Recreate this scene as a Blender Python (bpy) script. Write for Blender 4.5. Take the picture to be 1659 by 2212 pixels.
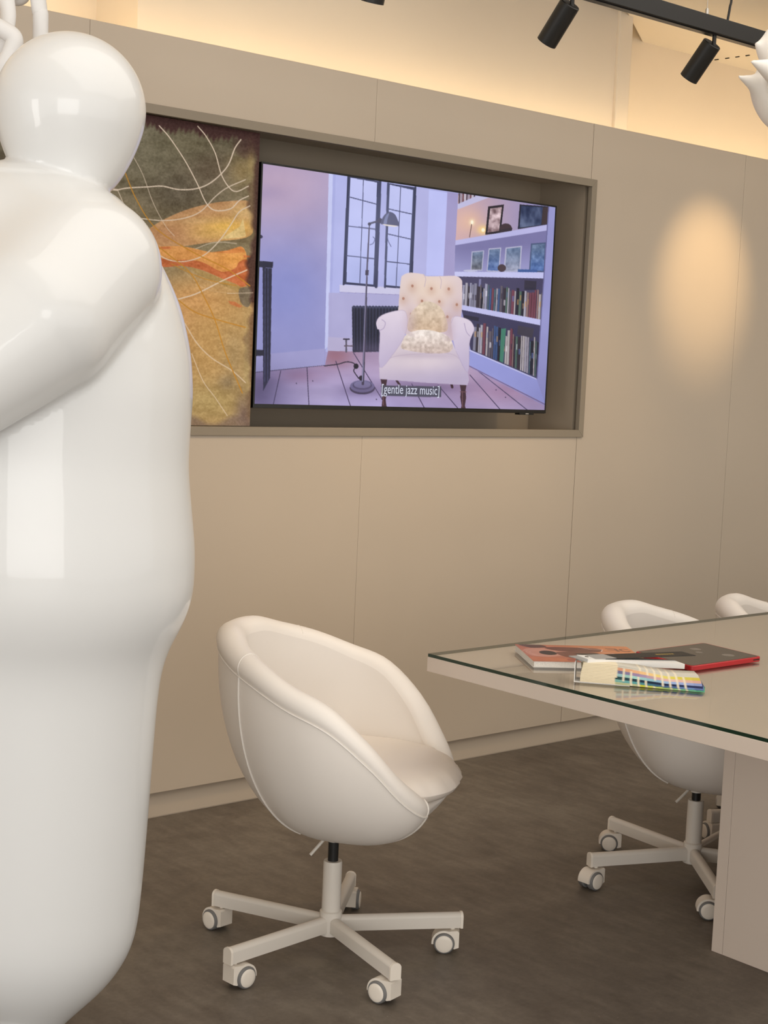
import bpy, bmesh, math, random
import numpy as np
from mathutils import Vector, Matrix

random.seed(7)
RNG = np.random.default_rng(7)
scene = bpy.context.scene
for o in list(bpy.data.objects):
    bpy.data.objects.remove(o, do_unlink=True)
COL = scene.collection
PI = math.pi

# ------------------------------------------------------------------ camera
EYE = np.array([0.0, 0.0, 1.4])
FPX, PW, PH = 3292.11, 1659.0, 2212.0
YAW, PITCH, ROLL = 0.7178964, 0.09479033, 0.04411793
def cam_rows(y, p, r):
    R0 = np.array([[1, 0, 0], [0, 0, -1], [0, 1, 0]], float)
    cy, sy, cp, sp, cr, sr = math.cos(y), math.sin(y), math.cos(p), math.sin(p), math.cos(r), math.sin(r)
    Rz = np.array([[cy, -sy, 0], [sy, cy, 0], [0, 0, 1]])
    Rx = np.array([[1, 0, 0], [0, cp, -sp], [0, sp, cp]])
    Rr = np.array([[cr, -sr, 0], [sr, cr, 0], [0, 0, 1]])
    return Rr @ Rx @ R0 @ Rz
CR = cam_rows(YAW, PITCH, ROLL)
cam_data = bpy.data.cameras.new('camera')
cam_data.sensor_fit = 'VERTICAL'
cam_data.sensor_height = 24.0
cam_data.lens = 24.0 * FPX / PH
cam_data.clip_start = 0.05
cam = bpy.data.objects.new('camera', cam_data)
COL.objects.link(cam)
M = Matrix.Identity(4)
for i in range(3):
    M[i][0] = CR[0][i]; M[i][1] = -CR[1][i]; M[i][2] = -CR[2][i]; M[i][3] = EYE[i]
cam.matrix_world = M
scene.camera = cam

# survey helpers: a sight line from the tripod position met with a known plane gives a real place
def ray(px, py): return CR.T @ np.array([(px - PW / 2) / FPX, (py - PH / 2) / FPX, 1.0])
def at_y(px, py, y):
    d = ray(px, py); return EYE + d * (y / d[1])
def at_z(px, py, z):
    d = ray(px, py); return EYE + d * ((z - EYE[2]) / d[2])

# ------------------------------------------------------------------ light
w = bpy.data.worlds.new('daylight'); scene.world = w; w.use_nodes = True
w.node_tree.nodes['Background'].inputs[0].default_value = (1.0, 0.975, 0.94, 1)
w.node_tree.nodes['Background'].inputs[1].default_value = 1.16
scene.view_settings.view_transform = 'Standard'
scene.view_settings.look = 'None'
scene.view_settings.exposure = 0.0
scene.view_settings.gamma = 1.0
scene.view_settings.use_curve_mapping = False

def area_light(name, loc, target, sx, sy, power, color):
    l = bpy.data.lights.new(name, 'AREA'); l.shape = 'RECTANGLE'; l.size = sx; l.size_y = sy
    l.energy = power; l.color = color
    o = bpy.data.objects.new(name, l); COL.objects.link(o); o.location = loc
    o.rotation_euler = (Vector(target) - Vector(loc)).to_track_quat('-Z', 'Y').to_euler()
    return o
# added wide fill light behind the camera, standing in for assumed daylight
area_light('front_fill_light', (-2.0, -2.8, 1.30), (2.0, 2.6, 0.6), 3.6, 2.6, 100, (1.0, 0.98, 0.95))
# added tall light at the left, for the streak on the figure's head
area_light('side_streak_light', (-2.75, 2.05, 1.15), (1.3, 2.68, 1.15), 0.75, 2.1, 26, (1.0, 0.98, 0.95))
# added broad overhead fill, standing in for unseen ceiling lights
area_light('overhead_fill_light', (3.5, 0.6, 3.32), (3.5, 0.6001, 0), 5.6, 4.2, 108, (1.0, 0.95, 0.88))
# assumed cove strip lying on top of the wall panelling, shining up the wall behind it
COVE = (1.0, 0.74, 0.42)

# ------------------------------------------------------------------ materials
def srgb(r, g, b):
    f = lambda c: (c / 255 / 12.92) if c / 255 <= 0.04045 else ((c / 255 + 0.055) / 1.055) ** 2.4
    return (f(r), f(g), f(b), 1)
MATS = {}
def mat(name, color, rough=0.5, metal=0.0, spec=0.5, coat=0.0, coat_rough=0.05, noise=None, bump=None, emit=None, sss=0.0):
    m = bpy.data.materials.new(name); m.use_nodes = True
    nt = m.node_tree; b = nt.nodes['Principled BSDF']
    b.inputs['Base Color'].default_value = color
    b.inputs['Roughness'].default_value = rough
    b.inputs['Metallic'].default_value = metal
    b.inputs['Specular IOR Level'].default_value = spec
    b.inputs['Coat Weight'].default_value = coat
    b.inputs['Coat Roughness'].default_value = coat_rough
    if emit:
        b.inputs['Emission Color'].default_value = emit[0]; b.inputs['Emission Strength'].default_value = emit[1]
    tc = nt.nodes.new('ShaderNodeTexCoord')
    if noise:
        scale, amount, detail = noise
        n = nt.nodes.new('ShaderNodeTexNoise'); n.inputs['Scale'].default_value = scale; n.inputs['Detail'].default_value = detail
        nt.links.new(tc.outputs['Object'], n.inputs['Vector'])
        r = nt.nodes.new('ShaderNodeMapRange'); r.inputs['From Min'].default_value = 0.25; r.inputs['From Max'].default_value = 0.75
        r.inputs['To Min'].default_value = 1 - amount; r.inputs['To Max'].default_value = 1 + amount
        nt.links.new(n.outputs['Fac'], r.inputs['Value'])
        mx = nt.nodes.new('ShaderNodeMix'); mx.data_type = 'RGBA'; mx.blend_type = 'MULTIPLY'; mx.inputs[0].default_value = 1
        mx.inputs[6].default_value = color
        nt.links.new(r.outputs['Result'], mx.inputs[7]); nt.links.new(mx.outputs[2], b.inputs['Base Color'])
    if bump:
        scale, strength, dist = bump
        n = nt.nodes.new('ShaderNodeTexNoise'); n.inputs['Scale'].default_value = scale; n.inputs['Detail'].default_value = 4
        nt.links.new(tc.outputs['Object'], n.inputs['Vector'])
        bp = nt.nodes.new('ShaderNodeBump'); bp.inputs['Strength'].default_value = strength; bp.inputs['Distance'].default_value = dist
        nt.links.new(n.outputs['Fac'], bp.inputs['Height']); nt.links.new(bp.outputs['Normal'], b.inputs['Normal'])
    MATS[name] = m
    return m

mat('panel_paint', (0.53, 0.445, 0.350, 1), 0.42, spec=0.35, noise=(1.3, 0.03, 3), bump=(180, 0.04, 0.001))
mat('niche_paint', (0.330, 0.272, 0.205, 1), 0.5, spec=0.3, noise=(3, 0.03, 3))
mat('frame_paint', (0.275, 0.230, 0.172, 1), 0.45, spec=0.35, noise=(3, 0.03, 3))
mat('plaster', (0.74, 0.66, 0.55, 1), 0.85, spec=0.15, noise=(1.1, 0.05, 5), bump=(30, 0.12, 0.003))
mat('ceiling_plaster', (0.72, 0.68, 0.62, 1), 0.9, spec=0.1, noise=(1.5, 0.04, 4))
mat('statue_gloss', (0.735, 0.738, 0.73, 1), 0.36, spec=0.35, coat=0.55, coat_rough=0.045)
mat('tube_white', (0.80, 0.785, 0.77, 1), 0.5, spec=0.35)
mat('leatherette', (0.82, 0.765, 0.705, 1), 0.46, spec=0.38, noise=(6, 0.012, 2), bump=(420, 0.05, 0.0006))
mat('leatherette_seat', (0.81, 0.735, 0.66, 1), 0.40, spec=0.42, noise=(6, 0.012, 2), bump=(420, 0.05, 0.0006))
mat('piping_white', (0.80, 0.75, 0.69, 1), 0.45)
mat('coated_steel', (0.66, 0.61, 0.545, 1), 0.36, spec=0.4, bump=(300, 0.03, 0.0005))
mat('caster_plastic', (0.76, 0.69, 0.60, 1), 0.38, spec=0.4)
mat('tyre_grey', (0.165, 0.16, 0.155, 1), 0.6)
mat('gas_black', (0.012, 0.012, 0.012, 1), 0.28, spec=0.5)
mat('table_laminate', (0.56, 0.47, 0.395, 1), 0.48, spec=0.35, noise=(2.2, 0.02, 3))
mat('glass_edge', (0.004, 0.022, 0.011, 1), 0.08, spec=0.6)
mat('black_metal', (0.011, 0.010, 0.009, 1), 0.42, spec=0.4)
mat('wire_steel', (0.45, 0.43, 0.40, 1), 0.3, metal=1.0)
mat('lamp_porcelain', (0.84, 0.80, 0.74, 1), 0.55, spec=0.3, noise=(12, 0.03, 4), bump=(25, 0.15, 0.003))
mat('tv_black', (0.006, 0.006, 0.006, 1), 0.25, spec=0.5)
mat('tv_bronze', (0.05, 0.035, 0.02, 1), 0.3, metal=0.8)
mat('logo_silver', (0.55, 0.54, 0.52, 1), 0.35, metal=0.6)
mat('paper_white', (0.78, 0.76, 0.72, 1), 0.7, spec=0.2)
mat('paper_edge', (0.70, 0.67, 0.62, 1), 0.8, spec=0.15, noise=(400, 0.12, 2))
mat('cover_black', (0.03, 0.028, 0.026, 1), 0.5, spec=0.2)
mat('cover_silver', (0.42, 0.43, 0.44, 1), 0.3, metal=0.3)
mat('rivet_steel', (0.35, 0.34, 0.32, 1), 0.25, metal=1)
mat('gold_print', (0.45, 0.30, 0.06, 1), 0.4)
mat('case_red', (0.42, 0.008, 0.014, 1), 0.32, spec=0.5)
mat('screen_dark', (0.05, 0.043, 0.036, 1), 0.16, spec=0.18)
mat('smudge', (0.17, 0.15, 0.13, 1), 0.4)
mat('caption_white', (0.0, 0.0, 0.0, 1), 0.4, emit=(srgb(205, 208, 225), 1.0))

def concrete():
    m = mat('concrete', (0.15, 0.125, 0.10, 1), 0.5, spec=0.4)
    nt = m.node_tree; b = nt.nodes['Principled BSDF']
    tc = nt.nodes.new('ShaderNodeTexCoord')
    def noise(scale, detail, rough=0.6, dist=0.0):
        n = nt.nodes.new('ShaderNodeTexNoise'); n.inputs['Scale'].default_value = scale; n.inputs['Detail'].default_value = detail
        n.inputs['Roughness'].default_value = rough; n.inputs['Distortion'].default_value = dist
        nt.links.new(tc.outputs['Object'], n.inputs['Vector']); return n
    n1 = noise(1.6, 6, 0.6, 0.6); n2 = noise(9, 8, 0.7, 0.3); n3 = noise(70, 4, 0.7)
    mp = nt.nodes.new('ShaderNodeMapping'); mp.inputs['Scale'].default_value = (30, 7, 10); mp.inputs['Rotation'].default_value = (0, 0, 0.6)
    n4 = nt.nodes.new('ShaderNodeTexNoise'); n4.inputs['Scale'].default_value = 1.0; n4.inputs['Detail'].default_value = 5
    nt.links.new(tc.outputs['Object'], mp.inputs['Vector']); nt.links.new(mp.outputs['Vector'], n4.inputs['Vector'])
    def add(a, bb, fa, fb):
        x = nt.nodes.new('ShaderNodeMath'); x.operation = 'MULTIPLY'; x.inputs[1].default_value = fa; nt.links.new(a, x.inputs[0])
        y = nt.nodes.new('ShaderNodeMath'); y.operation = 'MULTIPLY_ADD'; y.inputs[1].default_value = fb
        nt.links.new(bb, y.inputs[0]); nt.links.new(x.outputs[0], y.inputs[2]); return y.outputs[0]
    s = add(n1.outputs['Fac'], n2.outputs['Fac'], 0.42, 0.32)
    s2 = add(n4.outputs['Fac'], n3.outputs['Fac'], 0.20, 0.16)
    t = nt.nodes.new('ShaderNodeMath'); t.operation = 'ADD'; nt.links.new(s, t.inputs[0]); nt.links.new(s2, t.inputs[1])
    cr = nt.nodes.new('ShaderNodeValToRGB')
    e = cr.color_ramp.elements
    e[0].position = 0.43; e[0].color = (0.092, 0.073, 0.056, 1)
    e[1].position = 0.66; e[1].color = (0.205, 0.175, 0.138, 1)
    e2 = cr.color_ramp.elements.new(0.54); e2.color = (0.140, 0.115, 0.090, 1)
    nt.links.new(t.outputs[0], cr.inputs['Fac'])
    # pale specks and flecks
    v = nt.nodes.new('ShaderNodeTexVoronoi'); v.inputs['Scale'].default_value = 26
    nt.links.new(tc.outputs['Object'], v.inputs['Vector'])
    lt = nt.nodes.new('ShaderNodeMath'); lt.operation = 'LESS_THAN'; lt.inputs[1].default_value = 0.045
    nt.links.new(v.outputs['Distance'], lt.inputs[0])
    mx = nt.nodes.new('ShaderNodeMix'); mx.data_type = 'RGBA'; mx.inputs[7].default_value = (0.27, 0.235, 0.19, 1)
    sc = nt.nodes.new('ShaderNodeMath'); sc.operation = 'MULTIPLY'; sc.inputs[1].default_value = 0.6
    nt.links.new(lt.outputs[0], sc.inputs[0]); nt.links.new(sc.outputs[0], mx.inputs[0])
    nt.links.new(cr.outputs['Color'], mx.inputs[6]); nt.links.new(mx.outputs[2], b.inputs['Base Color'])
    rr = nt.nodes.new('ShaderNodeMapRange'); rr.inputs['To Min'].default_value = 0.38; rr.inputs['To Max'].default_value = 0.62
    nt.links.new(n2.outputs['Fac'], rr.inputs['Value']); nt.links.new(rr.outputs['Result'], b.inputs['Roughness'])
    bp = nt.nodes.new('ShaderNodeBump'); bp.inputs['Strength'].default_value = 0.12; bp.inputs['Distance'].default_value = 0.002
    nt.links.new(n3.outputs['Fac'], bp.inputs['Height']); nt.links.new(bp.outputs['Normal'], b.inputs['Normal'])
concrete()

def glass_sheet():
    m = bpy.data.materials.new('glass_sheet'); m.use_nodes = True; nt = m.node_tree; nt.nodes.clear()
    out = nt.nodes.new('ShaderNodeOutputMaterial'); mix = nt.nodes.new('ShaderNodeMixShader')
    tr = nt.nodes.new('ShaderNodeBsdfTransparent'); tr.inputs[0].default_value = (0.975, 0.98, 0.965, 1)
    gl = nt.nodes.new('ShaderNodeBsdfGlossy'); gl.inputs['Roughness'].default_value = 0.015
    fr = nt.nodes.new('ShaderNodeFresnel'); fr.inputs['IOR'].default_value = 1.52
    ge = nt.nodes.new('ShaderNodeNewGeometry'); iv = nt.nodes.new('ShaderNodeMath'); iv.operation = 'SUBTRACT'; iv.inputs[0].default_value = 1.0
    nt.links.new(ge.outputs['Backfacing'], iv.inputs[1]); ml = nt.nodes.new('ShaderNodeMath'); ml.operation = 'MULTIPLY'
    nt.links.new(iv.outputs[0], ml.inputs[0]); nt.links.new(fr.outputs[0], ml.inputs[1]); nt.links.new(ml.outputs[0], mix.inputs[0]); nt.links.new(tr.outputs[0], mix.inputs[1]); nt.links.new(gl.outputs[0], mix.inputs[2])
    nt.links.new(mix.outputs[0], out.inputs[0]); MATS['glass_sheet'] = m
glass_sheet()

def color_attr_mat(name, emissive, rough=0.5, spec=0.3):
    m = bpy.data.materials.new(name); m.use_nodes = True; nt = m.node_tree; b = nt.nodes['Principled BSDF']
    a = nt.nodes.new('ShaderNodeVertexColor'); a.layer_name = 'Col'
    b.inputs['Roughness'].default_value = rough; b.inputs['Specular IOR Level'].default_value = spec
    if emissive:
        b.inputs['Base Color'].default_value = (0.004, 0.004, 0.004, 1)
        nt.links.new(a.outputs['Color'], b.inputs['Emission Color']); b.inputs['Emission Strength'].default_value = emissive
    else:
        nt.links.new(a.outputs['Color'], b.inputs['Base Color'])
    MATS[name] = m
color_attr_mat('tv_picture', 0.95, 0.22, 0.25)
color_attr_mat('oil_paint', 0, 0.55, 0.25)
color_attr_mat('swatch_print', 0, 0.6, 0.2)
color_attr_mat('cover_print', 0, 0.3, 0.5)
def emitter(name, color, strength):
    m = bpy.data.materials.new(name); m.use_nodes = True; nt = m.node_tree; b = nt.nodes['Principled BSDF']
    b.inputs['Base Color'].default_value = (0.5, 0.5, 0.5, 1)
    b.inputs['Emission Color'].default_value = (*color, 1); b.inputs['Emission Strength'].default_value = strength
    MATS[name] = m
emitter('led_warm', COVE, 13)

# ------------------------------------------------------------------ mesh helpers
class MB:
    def __init__(self): self.v = []; self.f = []; self.m = []
    def add(self, verts, faces, mi=0):
        b = len(self.v); self.v += [tuple(map(float, p)) for p in verts]
        self.f += [tuple(i + b for i in f) for f in faces]; self.m += [mi] * len(faces); return self
    def box(self, x0, x1, y0, y1, z0, z1, mi=0):
        v = [(x, y, z) for z in (z0, z1) for y in (y0, y1) for x in (x0, x1)]
        return self.add(v, [(0, 2, 3, 1), (4, 5, 7, 6), (0, 1, 5, 4), (2, 6, 7, 3), (0, 4, 6, 2), (1, 3, 7, 5)], mi)
    def prism(self, pts, axis_fn, a, b, mi=0):
        """polygon pts (2D) swept between a and b; axis_fn(p, t) gives the 3D point"""
        n = len(pts); v = [axis_fn(p, a) for p in pts] + [axis_fn(p, b) for p in pts]
        f = [tuple(range(n))[::-1], tuple(range(n, 2 * n))] + [(i, (i + 1) % n, n + (i + 1) % n, n + i) for i in range(n)]
        return self.add(v, f, mi)
    def lathe(self, prof, n=32, c=(0, 0, 0), mi=0, cap=True):
        v = []; f = []
        for r, z in prof:
            for k in range(n):
                t = 2 * PI * k / n; v.append((c[0] + r * math.cos(t), c[1] + r * math.sin(t), c[2] + z))
        for j in range(len(prof) - 1):
            for k in range(n):
                f.append((j * n + k, j * n + (k + 1) % n, (j + 1) * n + (k + 1) % n, (j + 1) * n + k))
        if cap:
            f.append(tuple(range(n))[::-1]); f.append(tuple(range((len(prof) - 1) * n, len(prof) * n)))
        return self.add(v, f, mi)
    def tube(self, pts, r, n=10, closed=False, mi=0):
        pts = [np.array(p, float) for p in pts]; m = len(pts)
        rs = r if hasattr(r, '__len__') else [r] * m
        tang = []
        for i in range(m):
            a = pts[(i - 1) % m] if (closed or i > 0) else pts[i]; b = pts[(i + 1) % m] if (closed or i < m - 1) else pts[i]
            t = b - a; tang.append(t / (np.linalg.norm(t) + 1e-12))
        up = np.array([0, 0, 1.0]) if abs(tang[0][2]) < 0.9 else np.array([1.0, 0, 0])
        u = np.cross(up, tang[0]); u /= np.linalg.norm(u); v = []
        for i in range(m):
            u = u - tang[i] * np.dot(u, tang[i]); u /= np.linalg.norm(u); w_ = np.cross(tang[i], u)
            for k in range(n):
                a = 2 * PI * k / n; v.append(pts[i] + rs[i] * (math.cos(a) * u + math.sin(a) * w_))
        f = []
        for i in range(m if closed else m - 1):
            j = (i + 1) % m
            for k in range(n):
                f.append((i * n + k, i * n + (k + 1) % n, j * n + (k + 1) % n, j * n + k))
        if not closed:
            f.append(tuple(range(n))[::-1]); f.append(tuple(range((m - 1) * n, m * n)))
        return self.add(v, f, mi)
    def build(self, name, mats, parent=None, bevel=0.0, smooth=35, loc=None, rot=None, segs=2):
        me = bpy.data.meshes.new(name); me.from_pydata(self.v, [], self.f); me.update()
        for m in ([mats] if isinstance(mats, str) else mats): me.materials.append(MATS[m])
        if len(set(self.m)) > 1: me.polygons.foreach_set('material_index', self.m)
        bm = bmesh.new(); bm.from_mesh(me); bmesh.ops.recalc_face_normals(bm, faces=bm.faces); bm.to_mesh(me); bm.free()
        return finish(me, name, parent, bevel, smooth, loc, rot, segs)
def finish(me, name, parent, bevel=0, smooth=35, loc=None, rot=None, segs=2):
    if smooth:
        me.shade_smooth(); me.set_sharp_from_angle(angle=math.radians(smooth))
    o = bpy.data.objects.new(name, me); COL.objects.link(o)
    if parent: o.parent = parent
    if loc is not None: o.location = loc
    if rot is not None: o.rotation_euler = rot
    if bevel:
        b = o.modifiers.new('bevel', 'BEVEL'); b.width = bevel; b.segments = segs; b.limit_method = 'ANGLE'; b.angle_limit = math.radians(40)
    return o
def tag(o, label, cat, group=None):
    o['label'] = label; o['category'] = cat
    if group: o['group'] = group
    return o
def struct(o): o['kind'] = 'structure'; return o
def empty(name, loc, rz=0.0):
    o = bpy.data.objects.new(name, None); o.empty_display_size = 0.1; COL.objects.link(o); o.location = loc; o.rotation_euler = (0, 0, rz); return o
def smooth_curve(pts, n=8, closed=False):
    P = [np.array(p, float) for p in pts]
    if closed: P = [P[-1]] + P + [P[0], P[1]]
    else: P = [2 * P[0] - P[1]] + P + [2 * P[-1] - P[-2]]
    out = []
    for i in range(1, len(P) - 2):
        a, b, c, d = P[i - 1:i + 3]
        for k in range(n):
            t = k / n
            out.append(0.5 * (2 * b + (c - a) * t + (2 * a - 5 * b + 4 * c - d) * t * t + (3 * b - a - 3 * c + d) * t ** 3))
    if not closed: out.append(P[-2])
    return out
def grid_mesh(name, P, cols, material, parent=None, quad=None):
    """P (ny,nx,3) points, cols (ny,nx,3) linear colours"""
    ny, nx = P.shape[:2]
    i = np.arange(ny * nx).reshape(ny, nx)
    q = np.stack([i[:-1, :-1], i[:-1, 1:], i[1:, 1:], i[1:, :-1]], -1).reshape(-1, 4)
    me = bpy.data.meshes.new(name)
    me.vertices.add(ny * nx); me.vertices.foreach_set('co', P.reshape(-1).astype(np.float32))
    me.loops.add(q.size); me.loops.foreach_set('vertex_index', q.reshape(-1).astype(np.int32))
    me.polygons.add(len(q)); me.polygons.foreach_set('loop_start', (np.arange(len(q)) * 4).astype(np.int32))
    me.update(calc_edges=True)
    a = me.color_attributes.new('Col', 'FLOAT_COLOR', 'POINT')
    c = np.ones((ny * nx, 4), np.float32); c[:, :3] = cols.reshape(-1, 3); a.data.foreach_set('color', c.reshape(-1))
    me.materials.append(MATS[material])
    return finish(me, name, parent, smooth=0)

# --- iso-surface (surface nets) for soft sculpted bodies
def surface_nets(F, lo, hi, h):
    lo = np.array(lo, float); n = np.ceil((np.array(hi) - lo) / h).astype(int) + 1
    ax = [lo[k] + h * np.arange(n[k]) for k in range(3)]
    G = np.empty(n, np.float32)
    for k in range(n[2]):
        X, Y = np.meshgrid(ax[0], ax[1], indexing='ij')
        G[:, :, k] = F(X, Y, np.full_like(X, ax[2][k]))
    c = n - 1
    acc = np.zeros((*c, 3), np.float32); cnt = np.zeros(c, np.float32)
    corners = [(i, j, k) for i in (0, 1) for j in (0, 1) for k in (0, 1)]
    def sub(o): return G[o[0]:o[0] + c[0], o[1]:o[1] + c[1], o[2]:o[2] + c[2]]
    for a in corners:
        for d in range(3):
            if a[d]: continue
            b = list(a); b[d] = 1; fa, fb = sub(a), sub(b)
            m = (fa < 0) != (fb < 0)
            t = np.where(m, fa / np.where(m, fa - fb, 1), 0)
            for e in range(3):
                acc[..., e] += np.where(m, a[e] + (t if e == d else 0), 0)
            cnt += m
    on = cnt > 0; idx = -np.ones(c, np.int64); idx[on] = np.arange(on.sum())
    ijk = np.argwhere(on); V = lo + h * (ijk + acc[on] / cnt[on][:, None])
    quads = []
    for d in range(3):
        e1, e2 = (d + 1) % 3, (d + 2) % 3
        s0 = [slice(0, c[k] + 1) for k in range(3)]; s1 = list(s0)
        s0[d] = slice(0, c[d]); s1[d] = slice(1, c[d] + 1)
        A, B = G[tuple(s0)], G[tuple(s1)]
        for sign in (0, 1):
            m = ((A < 0) & (B >= 0)) if sign == 0 else ((A >= 0) & (B < 0))
            p = np.argwhere(m); p = p[(p[:, e1] > 0) & (p[:, e2] > 0) & (p[:, e1] < c[e1]) & (p[:, e2] < c[e2])]
            if not len(p): continue
            def cell(o1, o2):
                q = p.copy(); q[:, e1] += o1; q[:, e2] += o2; return idx[q[:, 0], q[:, 1], q[:, 2]]
            Q = np.stack([cell(-1, -1), cell(0, -1), cell(0, 0), cell(-1, 0)], 1)
            quads.append(Q if sign == 0 else Q[:, ::-1])
    Q = np.vstack(quads)
    for _ in range(3):
        f0 = F(V[:, 0], V[:, 1], V[:, 2]); e = 1e-3; g = np.zeros_like(V)
        for k in range(3):
            D = np.zeros(3); D[k] = e; W_ = V + D; g[:, k] = (F(W_[:, 0], W_[:, 1], W_[:, 2]) - f0) / e
        st = -(f0 / (np.sum(g * g, 1) + 1e-6))[:, None] * g
        ln = np.linalg.norm(st, axis=1, keepdims=True); V = V + st * np.minimum(1, 0.5 * h / (ln + 1e-9))
    return V, Q
def nets_object(name, F, lo, hi, h, material, parent=None):
    V, Q = surface_nets(F, lo, hi, h)
    me = bpy.data.meshes.new(name)
    me.vertices.add(len(V)); me.vertices.foreach_set('co', V.astype(np.float32).reshape(-1))
    me.loops.add(Q.size); me.loops.foreach_set('vertex_index', Q.astype(np.int32).reshape(-1))
    me.polygons.add(len(Q)); me.polygons.foreach_set('loop_start', (np.arange(len(Q)) * 4).astype(np.int32))
    me.update(calc_edges=True); me.validate()
    me.materials.append(MATS[material])
    return finish(me, name, parent, smooth=180)
def smin(a, b, k):
    h = np.clip(0.5 + 0.5 * (b - a) / k, 0, 1); return b * (1 - h) + a * h - k * h * (1 - h)
def ellipsoid(X, Y, Z, c, r):
    q = np.sqrt(((X - c[0]) / r[0]) ** 2 + ((Y - c[1]) / r[1]) ** 2 + ((Z - c[2]) / r[2]) ** 2)
    return (q - 1) * min(r)
def cone(X, Y, Z, a, b, ra, rb):
    a, b = np.array(a, float), np.array(b, float); d = b - a; L2 = d @ d
    t = np.clip(((X - a[0]) * d[0] + (Y - a[1]) * d[1] + (Z - a[2]) * d[2]) / L2, 0, 1)
    return np.sqrt((X - a[0] - t * d[0]) ** 2 + (Y - a[1] - t * d[1]) ** 2 + (Z - a[2] - t * d[2]) ** 2) - (ra + (rb - ra) * t)

# ------------------------------------------------------------------ room shell
YP = 3.835                      # front of the wall panels
struct(MB().box(-4, 9, -4, 4.6, -0.1, 0).build('floor', 'concrete', smooth=0))
# plastered wall behind the panelling with a boxed-out middle bay
pl = MB()
pl.box(-4, 9, 4.42, 4.6, 0, 3.4)
wb = struct(pl.build('wall_back', 'plaster', smooth=0))
xl = at_y(298, 0, 4.17)[0]; xr_ = at_y(1348, 270, 4.17)[0]
MB().box(xl, xr_, 4.17, 4.42, 0, 3.4).build('boxed_bay', 'plaster', wb, smooth=0)
MB().box(xr_ - 0.075, xr_ + 0.004, 4.155, 4.172, 0, 3.4).build('corner_strip', 'plaster', wb, bevel=0.003)
struct(MB().box(8.9, 9, -4, 4.6, 0, 3.4).build('wall_right', 'plaster', smooth=0))
struct(MB().box(-4, 9, -4, 4.6, 3.4, 3.5).build('ceiling', 'ceiling_plaster', smooth=0))
# lower ceiling raft with a cut corner
A = at_z(1377, 92, 2.85); B = at_z(1345, 25, 2.85); dirv = (B - A) / np.linalg.norm(B - A)
C2 = A + dirv * 2.2
raft = [(A[0], 4.42), (C2[0], C2[1]), (8.9, C2[1]), (8.9, 4.42)]
MBr = MB().prism(raft, lambda p, t: (p[0], p[1], t), 2.85, 3.4)
raft_o = struct(MBr.build('ceiling_raft', 'ceiling_plaster', smooth=0))
for px_, py_ in ((1548, 128.5), (1571, 125.5), (1593, 122.5), (1615, 119.5)):
    p0, p1 = at_z(px_ - 4, py_ + .6, 2.849), at_z(px_ + 4, py_ - .6, 2.849)
    MB().tube([p0, p1], .0035, 6).build('slot', 'black_metal', raft_o)

# panelling carcass around the niche
NX0, NX1, NZ0, NZ1, NYB = 1.30, 4.290, 1.171, 2.121, 4.089
car = MB()
car.box(-0.6, 8.9, 3.857, 4.11, 0.0, NZ0)                # below
car.box(-0.6, 8.9, 3.857, 4.11, NZ1, 2.31)               # above
car.box(-0.6, NX0, 3.857, 4.11, NZ0, NZ1)
car.box(4.318, 8.9, 3.857, 4.11, NZ0, NZ1)
car.box(xr_ + .005, 8.9, 4.11, 4.30, 2.2, 2.31); car.box(-.6, xl - .005, 4.11, 4.30, 2.2, 2.31)  # ledges added to carry the extra cove strips
wp = struct(car.build('wall_panelling', 'panel_paint', smooth=0))
MB().box(NX0, 4.318, NYB, 4.11, NZ0, NZ1).build('niche_back', 'niche_paint', wp, smooth=0)
MB().box(NX1, 4.318, 3.864, NYB, NZ0, NZ1).build('niche_side', 'niche_paint', wp, smooth=0)
g = 0.0005
def panel(x0, x1, z0, z1):
    MB().box(x0 + g, x1 - g, YP, 3.855, z0, z1).build('panel', 'panel_paint', wp, bevel=0.0008)
edges = [-0.6, 0.10, 1.145, 2.190, 3.240, 4.290]
for a, b in zip(edges[:-1], edges[1:]):
    panel(a, b, 0.084, NZ0 + 0.004 if b > NX0 else 2.323)
    if b > NX0: panel(a, b, NZ1 - 0.004, 2.323)
# the panel right of the niche wraps round the frame corner
pn = MB()
pn.box(4.3165, 5.2195, YP, 3.855, 0.084, 2.323)
pn.box(4.2916, 4.3165, YP, 3.855, 0.084, NZ0); pn.box(4.2916, 4.3165, YP, 3.855, NZ1, 2.323)
pn.build('panel', 'panel_paint', wp)
for a, b in ((5.2215, 6.15), (6.15, 7.08), (7.08, 8.0), (8.0, 8.9)): panel(a, b, 0.084, 2.323)
# frame round the niche, mitred
fr = 0.027
def frame_piece(pts): return MB().prism(pts, lambda p, t: (p[0], t, p[1]), 3.827, 3.846).build('frame_rail', 'frame_paint', wp, bevel=0.001)
X0, X1, Z0, Z1 = 1.27, 4.3175, 1.1705, 2.1215
frame_piece([(X0, Z1), (X1, Z1), (X1 - fr, Z1 - fr), (X0 + fr, Z1 - fr)])
frame_piece([(X0, Z0), (X1, Z0), (X1 - fr, Z0 + fr), (X0 + fr, Z0 + fr)])
frame_piece([(X1, Z0), (X1, Z1), (X1 - fr, Z1 - fr), (X1 - fr, Z0 + fr)])
frame_piece([(X0, Z0), (X0, Z1), (X0 + fr, Z1 - fr), (X0 + fr, Z0 + fr)])
struct(MB().box(-0.6, 8.9, 3.8555, 3.858, 0.003, 0.084).build('baseboard_back', 'panel_paint', smooth=0))
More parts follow.
